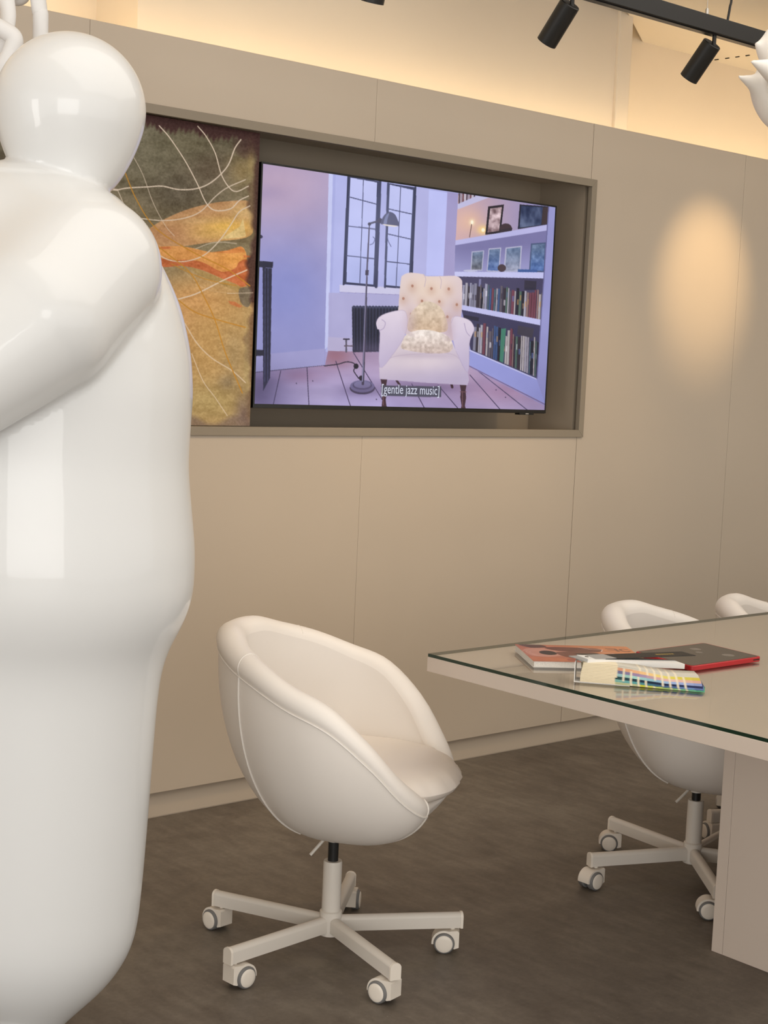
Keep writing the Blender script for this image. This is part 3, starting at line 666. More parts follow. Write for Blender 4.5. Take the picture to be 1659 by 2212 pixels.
# ------------------------------------------------------------------ painting
def paint_canvas(R):
    allm = np.ones(R.sx.shape, bool)
    R.grad(allm, ((400, 300), (500, 2100)), (104, 98, 80), (176, 150, 104))
    R.noise(260, 40, 30, (1.4, .8), 4)
    R.glow(480, 560, 220, 150, (82, 74, 62), .7); R.glow(250, 300, 260, 180, (122, 118, 98), .7); R.glow(560, 250, 220, 100, (122, 116, 92), .6); R.glow(700, 420, 160, 110, (92, 78, 62), .7)
    R.glow(900, 430, 90, 110, (150, 130, 86), .75)
    # ochre lower field
    R.glow(650, 1500, 420, 420, (196, 160, 104), .95, 4); R.glow(560, 1280, 240, 120, (212, 162, 104), .8); R.glow(450, 1480, 120, 160, (208, 156, 106), .6)
    R.glow(700, 1950, 260, 120, (184, 164, 112), .8); R.glow(850, 1650, 90, 200, (170, 150, 112), .7); R.glow(800, 1830, 60, 50, (140, 126, 104), .6)
    # peach lobe
    lobe = R.mask(smooth_curve([(240, 860), (330, 780), (480, 705), (640, 655), (800, 630), (960, 640), (975, 800), (925, 870), (700, 900), (450, 935), (290, 940)], 6, closed=True))
    R.fill(lobe, (206, 156, 108), .85); R.glow(800, 800, 190, 60, (240, 196, 98), .95, within=lobe); R.glow(720, 850, 200, 40, (226, 186, 112), .7, within=lobe)
    R.glow(430, 850, 120, 50, (190, 140, 104), .6, within=lobe); R.glow(900, 700, 90, 60, (222, 190, 132), .8, within=lobe); R.glow(620, 760, 160, 20, (206, 172, 122), .5, within=lobe)
    R.poly([(905, 742), (924, 862), (880, 872), (760, 880), (800, 850), (880, 800)], (226, 204, 146), .8)
    R.poly([(590, 945), (680, 905), (780, 890), (900, 905), (980, 900), (960, 980), (820, 930), (700, 965)], (142, 132, 104), .7)
    # orange wing
    wing = R.mask(smooth_curve([(300, 940), (500, 928), (690, 966), (800, 955), (890, 930), (922, 965), (930, 1010), (945, 1090), (935, 1180), (880, 1196), (800, 1160), (640, 1085), (520, 1058), (370, 1062), (330, 1000)], 6, closed=True))
    R.fill(wing, (224, 158, 88), .95); R.glow(840, 1010, 90, 50, (236, 172, 92), .8, within=wing)
    R.poly([(335, 1005), (430, 1020), (540, 1018), (640, 1035), (760, 1095), (850, 1075), (880, 1030), (935, 1020), (948, 1120), (930, 1185), (870, 1190), (740, 1130), (620, 1082), (500, 1058), (372, 1064)], (192, 104, 62), .9, curve=5)
    R.poly([(300, 935), (420, 930), (430, 945), (310, 950)], (204, 116, 70), .8); R.poly([(690, 968), (800, 955), (890, 928), (920, 965), (820, 975)], (214, 132, 70), .7)
    R.poly([(905, 985), (955, 990), (955, 1004), (910, 1002)], (208, 120, 66), .8)
    R.poly([(560, 1065), (760, 1140), (880, 1190), (900, 1240), (760, 1180), (600, 1110)], (168, 140, 84), .8, curve=5)
    R.poly([(805, 1290), (850, 1295), (900, 1325), (880, 1335), (820, 1312)], (206, 116, 72), .7)
    R.poly([(880, 1210), (960, 1205), (968, 1250), (940, 1330), (890, 1300)], (96, 94, 92), .7, curve=5)
    # brushed grain
    R.noise(46, 18, 33, (1.6, .8), 3); R.noise(14, 12, 34, (1.2, .8), 2)
    # maroon border
    n_ = RNG.random(R.sx.shape) * 0
    edge = 62 + (R.sx - 262) * 0.165
    wav = 14 * np.sin(R.sx * .02) + 9 * np.sin(R.sx * .07 + 2)
    top = np.clip((edge + 84 + wav + 10 * np.sin(R.sx * .19 + R.sy * .05) - R.sy) / 34, 0, 1)
    rightx = 1022 - (R.sy - 185) * 0.0385
    wr = 66 + 20 * np.sin(R.sy * .013) + 10 * np.sin(R.sy * .05) - 0.014 * (R.sy - 200)
    rgt = np.clip((R.sx - (rightx - wr)) / 26, 0, 1) * np.where(R.sy < 1300, 1, .62)
    corner = np.clip(1 - np.sqrt(((R.sx - 960) / 130) ** 2 + ((R.sy - 250) / 110) ** 2), 0, 1) ** .5
    al = np.maximum(np.maximum(top, rgt * .85), corner * .9)[..., None]
    R.im = R.im * (1 - al) + np.array((66, 38, 36), np.float32) * al
    R.glow(960, 560, 22, 240, (160, 146, 104), .55); R.glow(955, 380, 26, 60, (168, 146, 96), .6); R.glow(930, 1700, 26, 320, (176, 160, 116), .6)
    bot = np.clip((R.sy - (2060 + 30 * np.sin(R.sx * .02) - .02 * (R.sx - 600))) / 40, 0, 1)[..., None] * .75
    R.im = R.im * (1 - bot) + np.array((126, 108, 98), np.float32) * bot
    R.glow(900, 2020, 46, 110, (126, 108, 104), .7)
    R.noise(9, 18, 36, (1, 1), 2)
    # drawn lines
    wl = (226, 212, 196)
    for pts, wd, a in (([(350, 130), (420, 210), (520, 360), (600, 510), (660, 640), (720, 690), (820, 680), (880, 625), (940, 595)], 7, .95),
                       ([(605, 133), (660, 200), (720, 310), (760, 450), (810, 535), (860, 565), (940, 530)], 7, .95),
                       ([(0, 578), (120, 545), (270, 535), (370, 530), (480, 552), (600, 545), (700, 500), (800, 400), (850, 280), (890, 222)], 8, .95),
                       ([(160, 733), (350, 757), (500, 745), (620, 700), (720, 600), (800, 540), (920, 487)], 7, .85),
                       ([(160, 300), (240, 450), (310, 640), (390, 790), (450, 860)], 5, .65), ([(40, 480), (90, 590), (140, 710)], 6, .7),
                       ([(345, 985), (420, 1020), (520, 1028), (640, 990), (740, 900), (820, 790), (880, 700), (950, 660)], 7, .9),
                       ([(470, 1280), (600, 1240), (780, 1150), (930, 1085)], 8, .9), ([(520, 1440), (600, 1570), (700, 1670), (830, 1750), (920, 1830)], 8, .7),
                       ([(565, 1640), (640, 1820), (720, 1930), (800, 2050)], 6, .7), ([(590, 945), (680, 910), (760, 900), (860, 910)], 6, .6), ([(800, 1240), (900, 1238), (970, 1235)], 5, .6), ([(520, 1100), (640, 1200), (740, 1230), (850, 1240)], 3, .3)):
        R.line(pts, wd, wl, a, curve=8)
    for pts, wd in (([(0, 540), (30, 590)], 6), ([(105, 390), (200, 620), (330, 810), (560, 960), (800, 1080), (950, 1190)], 7), ([(285, 885), (420, 990), (560, 1110), (650, 1270), (720, 1420), (790, 1640), (900, 1900)], 7),
                    ([(470, 1280), (580, 1360), (720, 1410), (920, 1465)], 7), ([(430, 1045), (640, 1140), (860, 1190)], 5)):
        R.line(pts, wd, (196, 140, 44), .9, curve=8)
    return R.linear()
PX0, PX1, PZ0, PZ1 = 1.62, 2.793, 1.1995, 2.0925
def crop(p):  # wall place -> survey frame used for the painted curves
    q = CR @ (np.array(p) - EYE); x = PW / 2 + FPX * q[0] / q[2]; y = PH / 2 + FPX * q[1] / q[2]
    return ((x - 230) * 3.0714, (y - 230) * 3.0714)
pa = empty('painting', ((PX0 + PX1) / 2, 3.85, PZ0)); tag(pa, 'abstract painting in olive, ochre and orange with thin white lines', 'painting')
XS = 2.30
nx_, ny_ = 330, 560
R = Raster([crop((XS, 3.85, PZ1)), crop((PX1, 3.85, PZ1)), crop((PX1, 3.85, PZ0)), crop((XS, 3.85, PZ0))], nx_, ny_)
pc = paint_canvas(R)
left_cols = 40
gx = np.concatenate([np.linspace(PX0, XS, left_cols, endpoint=False), np.linspace(XS, PX1, nx_)]) - (PX0 + PX1) / 2
rep = np.linspace(nx_ * .8, 0, left_cols).astype(int)
cols = np.concatenate([pc[:, rep], pc], 1); gz = np.linspace(PZ1 - PZ0, 0, ny_)
P = np.zeros((ny_, len(gx), 3)); P[..., 0] = gx[None]; P[..., 1] = -0.0005; P[..., 2] = gz[:, None]
grid_mesh('painted_surface', P, cols, 'oil_paint', pa)
mat('canvas_edge', (0.10, 0.055, 0.045, 1), 0.7)
MB().box(PX0 - (PX0 + PX1) / 2, PX1 - (PX0 + PX1) / 2, 0.0, 0.012, 0.0, PZ1 - PZ0).build('stretched_canvas', 'canvas_edge', pa)

# ------------------------------------------------------------------ swivel chairs
TH = np.radians([0, 18, 28, 38, 50, 64, 80, 98, 118, 140, 160, 180])
RR = np.array([.262, .264, .272, .2890, .2995, .3015, .2930, .2800, .2640, .2545, .2550, .2620])
RZ = np.array([.418, .418, .420, .434, .4790, .5600, .6330, .6700, .7060, .7320, .7515, .7515])
RO = np.array([.006, .007, .014, .030, .034, .034, .033, .031, .031, .032, .035, .035])
def rim(th):
    t = abs((th + PI) % (2 * PI) - PI)
    def ip(tab):
        T = np.concatenate([-TH[1:4][::-1], TH, 2 * PI - TH[-4:-1][::-1]]); V = np.concatenate([tab[1:4][::-1], tab, tab[-4:-1][::-1]])
        i = int(np.clip(np.searchsorted(T, t, side='right') - 1, 1, len(T) - 3)); h = T[i + 1] - T[i]; s = (t - T[i]) / h
        m0 = (V[i + 1] - V[i - 1]) / (T[i + 1] - T[i - 1]) * h; m1 = (V[i + 2] - V[i]) / (T[i + 2] - T[i]) * h
        return (2 * s ** 3 - 3 * s * s + 1) * V[i] + (s ** 3 - 2 * s * s + s) * m0 + (3 * s * s - 2 * s ** 3) * V[i + 1] + (s ** 3 - s * s) * m1
    return ip(RR), ip(RZ), ip(RO)
YC, ZB = -0.002, 0.292
def pol(r, th, z): return (r * math.sin(th), YC + r * math.cos(th), z)
def pipe_pt(th):
    r, z, ro = rim(th); return r + .82 * ro, z - .58 * ro
def outer_prof(th, n=20):
    rp, zp = pipe_pt(th); t = abs((th + PI) % (2 * PI) - PI) / PI
    am = math.radians(60 + 32 * min(1, t / 0.62) ** .8); out = []
    for i in range(n + 1):
        a = am * i / n; out.append((rp * (math.sin(a) / math.sin(am)) ** .94, ZB + (zp - ZB) * (1 - math.cos(a)) / (1 - math.cos(am))))
    return out
NT = 96
ANG = [2 * PI * k / NT for k in range(NT)]
def ring_mesh(profs, closed_center=False):
    mb = MB(); n = len(profs[0]); v = [pol(r, th, z) for th, pr in zip(ANG, profs) for r, z in pr]; f = []
    for k in range(NT):
        j = (k + 1) % NT
        for i in range(n - 1): f.append((k * n + i, j * n + i, j * n + i + 1, k * n + i + 1))
    return mb.add(v, f)
def chair_meshes():
    M_ = {}
    M_['outer_shell'] = (ring_mesh([outer_prof(t)[1:] for t in ANG]), 'leatherette')
    roll = []; lining = []
    for t in ANG:
        r, z, ro = rim(t); a0 = math.atan2(-.58, .82); pr = []
        for i in range(13):
            a = a0 + (math.radians(176) - a0) * i / 12; pr.append((r + ro * math.cos(a), z + ro * math.sin(a)))
        roll.append(pr); r1, z1 = pr[-1]; ze = min(.430, z1 - .004); re = min(.205, r1 - .01); li = []
        for i in range(11):
            s = i / 10; li.append((re + (r1 - re) * math.cos(s * PI / 2) ** .55 if s < 1 else re, z1 + (ze - z1) * s))
        lining.append(li)
    M_['rim_roll'] = (ring_mesh(roll), 'leatherette'); M_['inner_lining'] = (ring_mesh(lining), 'leatherette')
    def pp(t, dz=0, dr=0.0015): r, z = pipe_pt(t); return pol(r + dr, t, z + dz)
    t0 = math.radians(33)
    ring = [pp(t0 + (2 * PI - 2 * t0) * k / 110) for k in range(111)]
    M_['rim_piping'] = (MB().tube(ring, .0024, 6), 'piping_white')
    def seam(th, off=0.0):
        pr = outer_prof(th, 30); return [pol(r * 1.004 + .001, th + off * (1 - i / 30), z - .0005) for i, (r, z) in enumerate(pr)][6:]
    back = MB()
    M_['side_piping'] = [(MB().tube(seam(s * math.radians(128)), .0024, 6), 'piping_white') for s in (1, -1)]
    M_['front_piping'] = [(MB().tube(seam(s * math.radians(33))[4:], .0022, 6), 'piping_white') for s in (1, -1)]
    end = []
    for s in (1, -1):
        r, z, ro = rim(t0); a0 = math.atan2(-.58, .82)
        end.append((MB().tube([pol(r + ro * 1.03 * math.cos(a0 + (2.9) * i / 12), s * t0, z + ro * 1.03 * math.sin(a0 + 2.9 * i / 12)) for i in range(13)], .0022, 6), 'piping_white'))
    M_['roll_piping'] = end
    tops = [MB().tube([pol(rim(math.radians(128))[0] + rim(math.radians(128))[2] * math.cos(a), s * math.radians(128), rim(math.radians(128))[1] + rim(math.radians(128))[2] * math.sin(a)) for a in np.linspace(-.6, 2.6, 14)], .0012, 5) for s in (1, -1)]
    M_['roll_seam'] = [(t, 'piping_white') for t in tops]
    # seat cushion
    rings = 22; nc = 80; v = []; f = []
    def plan(t):
        sx = .236; y0, y1 = -.19, .292; c = math.cos(t); s = math.sin(t)
        e = 2.35; x = sx * abs(s) ** (2 / e) * math.copysign(1, s); yy = abs(c) ** (2 / e) * math.copysign(1, c)
        return x, .03 + (y1 - .03) * yy if yy > 0 else .03 + (.03 - y0) * yy
    prof = [(0, .499), (.2, .499), (.4, .498), (.6, .496), (.75, .493), (.85, .489), (.92, .483), (.965, .475), (.99, .4665), (1.003, .4605), (1.006, .458), (1.002, .4555), (.985, .448), (.95, .439), (.88, .432), (.6, .430), (0, .430)]
    rr = random.Random(3); wr = [rr.uniform(0, 6.28) for _ in range(6)]
    for s, z in prof:
        for k in range(nc):
            t = 2 * PI * k / nc; x, y = plan(t); frontness = max(0, math.cos(t))
            wv = 0.0022 * frontness * (math.sin(t * 37 + wr[0]) + .7 * math.sin(t * 61 + wr[1])) if .9 < s < 1.01 else 0
            v.append((x * (s + wv * 3), (y - .03) * (s + wv * 3) + .03, z + wv * .6 - .010 * frontness ** 3 * s ** 3))
    for j in range(len(prof) - 1):
        for k in range(nc): f.append((j * nc + k, j * nc + (k + 1) % nc, (j + 1) * nc + (k + 1) % nc, (j + 1) * nc + k))
    M_['seat_cushion'] = (MB().add(v, f), 'leatherette_seat')
    M_['collar'] = (MB().lathe([(.0165, .279), (.0165, .30)], 24), 'coated_steel')
    M_['height_lever'] = (MB().tube([(.002, -.012, .296), (.014, -.024, .279), (.036, -.047, .2495)], .0038, 8), 'coated_steel')
    # base
    M_['column'] = (MB().lathe([(.0225, .10), (.0225, .226), (.0215, .231), (.0145, .231)], 28), 'coated_steel')
    M_['hub'] = (MB().lathe([(.018, .050), (.0265, .052), (.0265, .108), (.0225, .111)], 28), 'coated_steel')
    M_['gas_cylinder'] = (MB().lathe([(.0125, .20), (.0125, .290)], 24), 'gas_black')
    def arm_sec(hw, z0, z1):
        pts = [(-hw, z0), (hw, z0), (hw, z1 - hw * .8)]
        pts += [(hw * math.cos(a), z1 - hw * .8 + hw * .8 * math.sin(a)) for a in np.linspace(.2, PI - .2, 7)] + [(-hw, z1 - hw * .8)]
        return pts
    M_['arm'] = (MB().prism(arm_sec(.0125, .0615, .0975), lambda p, t: (t, p[0], p[1]), .020, .3165), 'coated_steel')
    M_['arm_cap'] = (MB().prism(arm_sec(.0136, .0605, .0990), lambda p, t: (t, p[0], p[1]), .3165, .3225), 'caster_plastic')
    # caster: stem at origin, wheels towards +x
    off = .019; R_ = .0305; zc = .0255
    hood = [(off + R_ * math.cos(a), zc + R_ * math.sin(a)) for a in np.linspace(-.12, PI * .60, 16)]
    hood += [(-.012, .0575), (-.0165, .053), (-.0165, .016), (-.006, .012), (off, .020)]
    cb_ = MB().prism(hood, lambda p, t: (p[0], t, p[1]), -.0195, .0195); cb_.lathe([(.006, .05), (.006, .066)], 14)
    M_['caster'] = (cb_, 'caster_plastic')
    wheels = []
    for s in (1, -1):
        tyre = MB(); pr = [(.012, .006), (.0225, .006), (.0255, .009), (.0255, .0225), (.0235, .0255), (.0205, .0262)]
        for_ = [(r, y) for r, y in pr]; n = 28; v = []; f = []
        for r, y in for_:
            for k in range(n): a = 2 * PI * k / n; v.append((off + r * math.cos(a), s * y, zc + r * math.sin(a)))
        for j in range(len(for_) - 1):
            for k in range(n): f.append((j * n + k, j * n + (k + 1) % n, (j + 1) * n + (k + 1) % n, (j + 1) * n + k))
        f.append(tuple(range(n))); f.append(tuple(range((len(for_) - 1) * n, len(for_) * n))); tyre.add(v, f)
        capm = MB(); v = []; f = []; pr = [(.0208, .0258), (.0208, .0270), (.0195, .0280), (.012, .0288), (.0, .0290)]
        for r, y in pr:
            for k in range(n): a = 2 * PI * k / n; v.append((off + r * math.cos(a), s * y, zc + r * math.sin(a)))
        for j in range(len(pr) - 1):
            for k in range(n): f.append((j * n + k, j * n + (k + 1) % n, (j + 1) * n + (k + 1) % n, (j + 1) * n + k))
        capm.add(v, f); wheels.append(((tyre, 'tyre_grey'), (capm, 'caster_plastic')))
    M_['wheels'] = wheels
    return M_
CM = chair_meshes()
MESH = {}
def put(name, key, spec, parent, loc=(0, 0, 0), rz=0.0):
    """first use builds the mesh, later uses are object copies that share it"""
    if key not in MESH:
        o = spec[0].build(name, spec[1], parent, smooth=40); MESH[key] = o
    else:
        o = MESH[key].copy(); o.name = name; COL.objects.link(o); o.parent = parent
    o.location = loc; o.rotation_euler = (0, 0, rz); return o
FWD = np.array([math.sin(YAW), math.cos(YAW)]); RGT = np.array([math.cos(YAW), -math.sin(YAW)])
def heading(right, away):
    d = RGT * right + FWD * away; return math.atan2(d[1], d[0])
def make_chair(xy, phi, base_deg, dz, caster_dirs, label, group):
    rz = phi - PI / 2; root = empty('swivel_chair', (xy[0], xy[1], 0), rz); tag(root, label, 'chair', group)
    for n in ('outer_shell', 'rim_roll', 'inner_lining', 'seat_cushion', 'rim_piping', 'collar', 'height_lever'):
        put(n, n, CM[n], root, (0, 0, dz))
    for n in ('side_piping', 'front_piping', 'roll_piping', 'roll_seam'):
        for i in (0, 1): put(n, n + str(i), CM[n][i], root, (0, 0, dz))
    put('gas_cylinder', 'gas_cylinder', CM['gas_cylinder'], root, (0, 0, dz)); put('column', 'column', CM['column'], root); put('hub', 'hub', CM['hub'], root)
    for i in range(5):
        a = math.radians(base_deg + 72 * i) - rz
        arm = put('arm', 'arm', CM['arm'], root, (0, 0, 0), a); put('arm_cap', 'arm_cap', CM['arm_cap'], arm)
        c = put('caster', 'caster', CM['caster'], root, (.300 * math.cos(a), .300 * math.sin(a), 0), caster_dirs[i] - rz)
        for k in (0, 1):
            put('tyre', 'tyre%d' % k, CM['wheels'][k][0], c); put('wheel_cap', 'wheel_cap%d' % k, CM['wheels'][k][1], c)
    return root
GRP = 'white swivel tub chairs'
make_chair((2.252, 2.707), math.radians(-53.3), 113.6, 0.0,
           [heading(-.75, .65), heading(.72, .70), heading(-.8, .6), heading(-1, .05), heading(.1, 1)],
           'white swivel tub chair standing clear of the table below the television', GRP)
make_chair((3.437, 2.552), math.radians(-68), 85.5, -0.025,
           [heading(-1, .12), heading(-.75, -.65), heading(-1, .1), heading(.8, .2), heading(.5, .8)],
           'white swivel tub chair at the table behind the magazine, seat lowered', GRP)
make_chair((4.075, 2.63), math.radians(-60), 158 - 72, -0.055,
           [heading(.5, .8), heading(-.3, .9), heading(-1, .1), heading(.8, .2), heading(.5, .8)],
           'white swivel tub chair at the table behind the red tablet, mostly hidden', GRP)

# ------------------------------------------------------------------ table
TBX, TBY = 2.368, 2.537
tb = empty('meeting_table', (3.75, 1.95, 0)); tag(tb, 'beige laminate meeting table with a clear glass top on a box pedestal', 'table')
L = lambda x, y: (x - 3.75, y - 1.95)
def tbox(x0, x1, y0, y1, z0, z1, name, m, bevel=0.001, parent=tb):
    a, b = L(x0, y0), L(x1, y1); return MB().box(a[0], b[0], a[1], b[1], z0, z1).build(name, m, parent, bevel=bevel)
top = tbox(TBX, 5.1, 1.36, TBY, .706, .740, 'tabletop', 'table_laminate')
gm = MB(); a, b = L(TBX + .001, 1.362), L(5.098, TBY - .001)
gm.box(a[0], b[0], a[1], b[1], .7402, .7475)
gm.m = [0, 0, 1, 1, 1, 1]
gm.build('glass_top', ['glass_sheet', 'glass_edge'], tb, smooth=0)
PXL = 3.048
tbox(PXL, PXL + .018, 2.156, 2.188, 0, .706, 'pedestal_panel', 'table_laminate', .0006)
tbox(PXL, PXL + .018, 1.762, 2.1552, 0, .706, 'pedestal_panel', 'table_laminate', .0006)
tbox(PXL + .018, 4.45, 2.17, 2.188, 0, .706, 'pedestal_panel', 'table_laminate', .0006)
tbox(PXL + .018, 4.45, 1.762, 1.78, 0, .706, 'pedestal_panel', 'table_laminate', .0006)
tbox(4.432, 4.45, 1.78, 2.17, 0, .706, 'pedestal_panel', 'table_laminate', .0006)
ZT = .7475
mt = bpy.data.materials.new('refraction_green'); mt.use_nodes = True; MATS['refraction_green'] = mt
_n = mt.node_tree; _b = _n.nodes['Principled BSDF']; _b.inputs['Base Color'].default_value = (.025, .085, .05, 1); _b.inputs['Roughness'].default_value = .2; _b.inputs['Alpha'].default_value = .55
a, b = L(TBX + .0015, 1.364), L(TBX + .013, TBY - .002)
MB().box(a[0], b[0], a[1], b[1], .74005, .7403).build('refraction_strip', 'refraction_green', tb, smooth=0)  # added green strip imitating the glass edge refracted through the top

# magazine
def lin(c): return np.array(srgb(*c)[:3])
mg_o = np.array([2.585, 2.470]); e1 = np.array([.83, -.557]); e1 /= np.linalg.norm(e1); e2 = np.array([-e1[1] * -1, -e1[0]]) * 1.0
e2 = np.array([e1[1], -e1[0]])           # towards the table's near side
if e2[1] > 0: e2 = -e2
MW, MHt, MT = .272, .205, .0135
mang = math.atan2(e1[1], e1[0])
mag = empty('magazine', (mg_o[0], mg_o[1], ZT), mang); tag(mag, 'thick magazine with a terracotta cover lying on the glass table', 'magazine')
MB().box(.002, MW - .002, -MHt + .002, -.0015, .0006, MT).build('page_block', 'paper_edge', mag, bevel=.0008)
MB().box(0, MW, -MHt, 0, 0, .0006).build('back_cover', 'paper_white', mag)
def paint_mag():
    R = Raster([(0, 0), (272, 0), (272, 205), (0, 205)], 272, 205, 2)
    R.grad(np.ones(R.sx.shape, bool), ((0, 0), (272, 60)), (170, 100, 76), (206, 132, 86))
    R.poly([(0, 20), (150, 30), (165, 90), (120, 205), (0, 205)], (178, 106, 84), .9, curve=4)
    R.poly([(10, 60), (70, 40), (110, 70), (90, 130), (20, 140)], (194, 138, 122), .9, curve=5)
    for r in (40, 32, 24): R.line([(40 + r * math.cos(a), 100 + r * 1.2 * math.sin(a)) for a in np.linspace(0, 6.28, 30)], 2, (206, 160, 146), .8)
    R.ell(58, 100, 20, 26, (38, 26, 26)); R.poly([(70, 30), (190, 36), (180, 80), (90, 76)], (92, 46, 40), .9, curve=4); R.poly([(80, 90), (170, 86), (180, 150), (100, 160)], (104, 58, 48), .9, curve=4)
    R.poly([(120, 100), (176, 96), (176, 128), (124, 132)], (44, 28, 28), .95); R.poly([(0, 150), (110, 165), (140, 205), (0, 205)], (186, 108, 76)); R.poly([(10, 0), (60, 0), (70, 30), (30, 40)], (70, 40, 36), .9, curve=4)
    R.line([(150, 20), (170, 45), (200, 50), (190, 75), (215, 95), (190, 120), (205, 150), (180, 165)], 3, (220, 190, 178), .85, curve=2)
    R.poly([(90, 165), (170, 150), (210, 205), (100, 205)], (152, 74, 62), .9, curve=4)
    # the letters that show on the cover
    R.line([(222, 66), (222, 30), (238, 58), (252, 30), (252, 66)], 7, (110, 66, 50), .8) if False else None
    R.line([(214, 34), (234, 34), (234, 66)], 8, (128, 80, 60), .9); R.line([(214, 50), (234, 50)], 6, (128, 80, 60), .9)
    R.line([(262, 40), (256, 34), (247, 36), (243, 50), (247, 63), (257, 66), (263, 60)], 7, (128, 80, 60), .9)
    R.noise(20, 14, 8); return R.linear()
mc = paint_mag()
P = np.zeros((*mc.shape[:2], 3)); P[..., 0] = np.linspace(0, MW, mc.shape[1])[None]; P[..., 1] = np.linspace(0, -MHt, mc.shape[0])[:, None]; P[..., 2] = MT + .0003
grid_mesh('front_cover', P, mc, 'cover_print', mag)

# fan deck of colour samples
fa = np.array([2.462, 2.150]); fdir = np.array([.617, -.787]); fdir /= np.linalg.norm(fdir); fang = math.atan2(fdir[1], fdir[0])
fan = empty('colour_fan_deck', (fa[0], fa[1], ZT), fang); tag(fan, 'fanned deck of paint colour swatches in a white and black cover', 'colour swatches')
# local: +x along the leaves, +y to their left (away from camera)
FWd = .050; FHt = .043
MB().box(-.012, .105, -.026, .026, 0, .0012).build('bottom_cover', 'paper_white', fan)
MB().box(-.0135, -.012, -.026, .026, 0, FHt).build('spine', 'paper_white', fan)
leaf_cols = [
    [(176, 180, 140)] * 3 + [(190, 190, 60), (196, 200, 90), (190, 204, 110), (170, 200, 120), (150, 196, 130), (130, 190, 140), (110, 180, 140), (90, 166, 130)],
    [(120, 170, 160), (100, 160, 160), (84, 150, 150), (70, 130, 140), (60, 110, 130), (60, 100, 130), (70, 100, 140), (80, 110, 160), (100, 130, 180), (110, 140, 190), (100, 120, 170)],
    [(40, 70, 70), (36, 64, 72), (30, 56, 68), (24, 46, 62), (22, 40, 60), (24, 38, 64), (26, 38, 70), (28, 40, 76), (34, 46, 84), (38, 48, 88), (40, 46, 84)],
    [(150, 186, 186), (150, 190, 180), (160, 200, 190), (150, 190, 190), (140, 180, 190), (140, 174, 196), (150, 176, 206), (150, 170, 210), (150, 164, 206), (150, 160, 200), (140, 150, 190)],
    [(110, 110, 140), (130, 120, 150), (150, 130, 160), (160, 140, 164), (180, 150, 160), (200, 160, 160), (210, 170, 164), (216, 180, 170), (214, 176, 160), (210, 170, 150), (204, 160, 140)],
    [(206, 150, 120), (214, 160, 120), (220, 170, 130), (224, 184, 130), (224, 190, 130), (220, 196, 120), (214, 200, 110), (210, 196, 90), (206, 190, 80), (200, 186, 80), (196, 180, 76)],
    [(196, 190, 176)] * 11,
]
NL = 14
for i in range(NL):
    t = i / (NL - 1); z0 = .0016 + .0385 * t                     # height at the pivot
    drop = z0 * .55                                              # fanned leaves sag towards the table
    ang_ = math.radians(-1.5 + 17 * max(0, (t - .25)) ** 1.15)
    ln = .262 - .015 * t
    pal_ = leaf_cols[min(6, int(t * 6.99))]
    ns = 66; P = np.zeros((2, ns, 3)); cl = np.zeros((2, ns, 3))
    xs = np.linspace(0, ln, ns); sag = z0 - drop * np.clip((xs - .06) / .12, 0, 1) ** 1.2 * (1 - .25 * t)
    thick = .0024
    cols = []
    for x in xs:
        if x < .075: c = (222, 208, 178)
        else:
            k = (x - .075) / (ln - .075) * 11; c = (226, 214, 188) if (k % 1) > .82 else pal_[min(10, int(k))]
        cols.append(lin(c))
    cols = np.array(cols)
    ca_, sa_ = math.cos(ang_), math.sin(ang_)
    V = []
    for yy, dz_ in ((-.024, 0), (-.024, thick), (.024, thick), (.024, 0)):
        V.append(np.stack([xs * ca_ - yy * sa_, xs * sa_ + yy * ca_, sag + dz_], 1))
    Pg = np.stack(V + [V[0]]); Cg = np.stack([cols] * 5)
    leaf = grid_mesh('swatch_leaf', Pg, Cg, 'swatch_print', fan)
# white inner sleeve and black lid swung out over the leaves
def strip(name, m, ang_deg, x0, x1, z0a, z0b, th_, hw=.024, taper=0.0):
    a = math.radians(ang_deg); mb = MB(); v = []
    for x, zz in ((x0, z0a), (x1, z0b)):
        for y in (-hw, hw):
            for d in (0, th_): v.append((x * math.cos(a) - y * math.sin(a), x * math.sin(a) + y * math.cos(a), zz + d))
    mb.add(v, [(0, 1, 3, 2), (4, 6, 7, 5), (0, 4, 5, 1), (2, 3, 7, 6), (0, 2, 6, 4), (1, 5, 7, 3)]); return mb.build(name, m, fan)
strip('white_sleeve', 'paper_white', 33, .0, .245, .0395, .0205, .011)
lid = strip('lid', 'cover_black', 41, .045, .300, .0470, .0400, .0012)
strip('lid_plate', 'cover_silver', 41, -.018, .075, .0482, .0468, .0012)
a41 = math.radians(41)
MB().lathe([(.0042, 0), (.0042, .0016), (.003, .0024), (.0, .0026)], 16, cap=False).build('rivet', 'rivet_steel', fan, loc=(.012 * math.cos(a41), .012 * math.sin(a41), .0490))
text_mesh('lid_print', 'COLOUR', .007, .045, (.225 * math.cos(a41), .225 * math.sin(a41), .0434), (0, 0, a41), 'gold_print', lid) if False else None
for k in range(7):
    u = .205 + k * .0075
    strip('lid_print', 'gold_print', 41, u, u + .0052, .0439 - (u - .205) * .027, .0438 - (u - .205) * .027, .0002, hw=.0035)

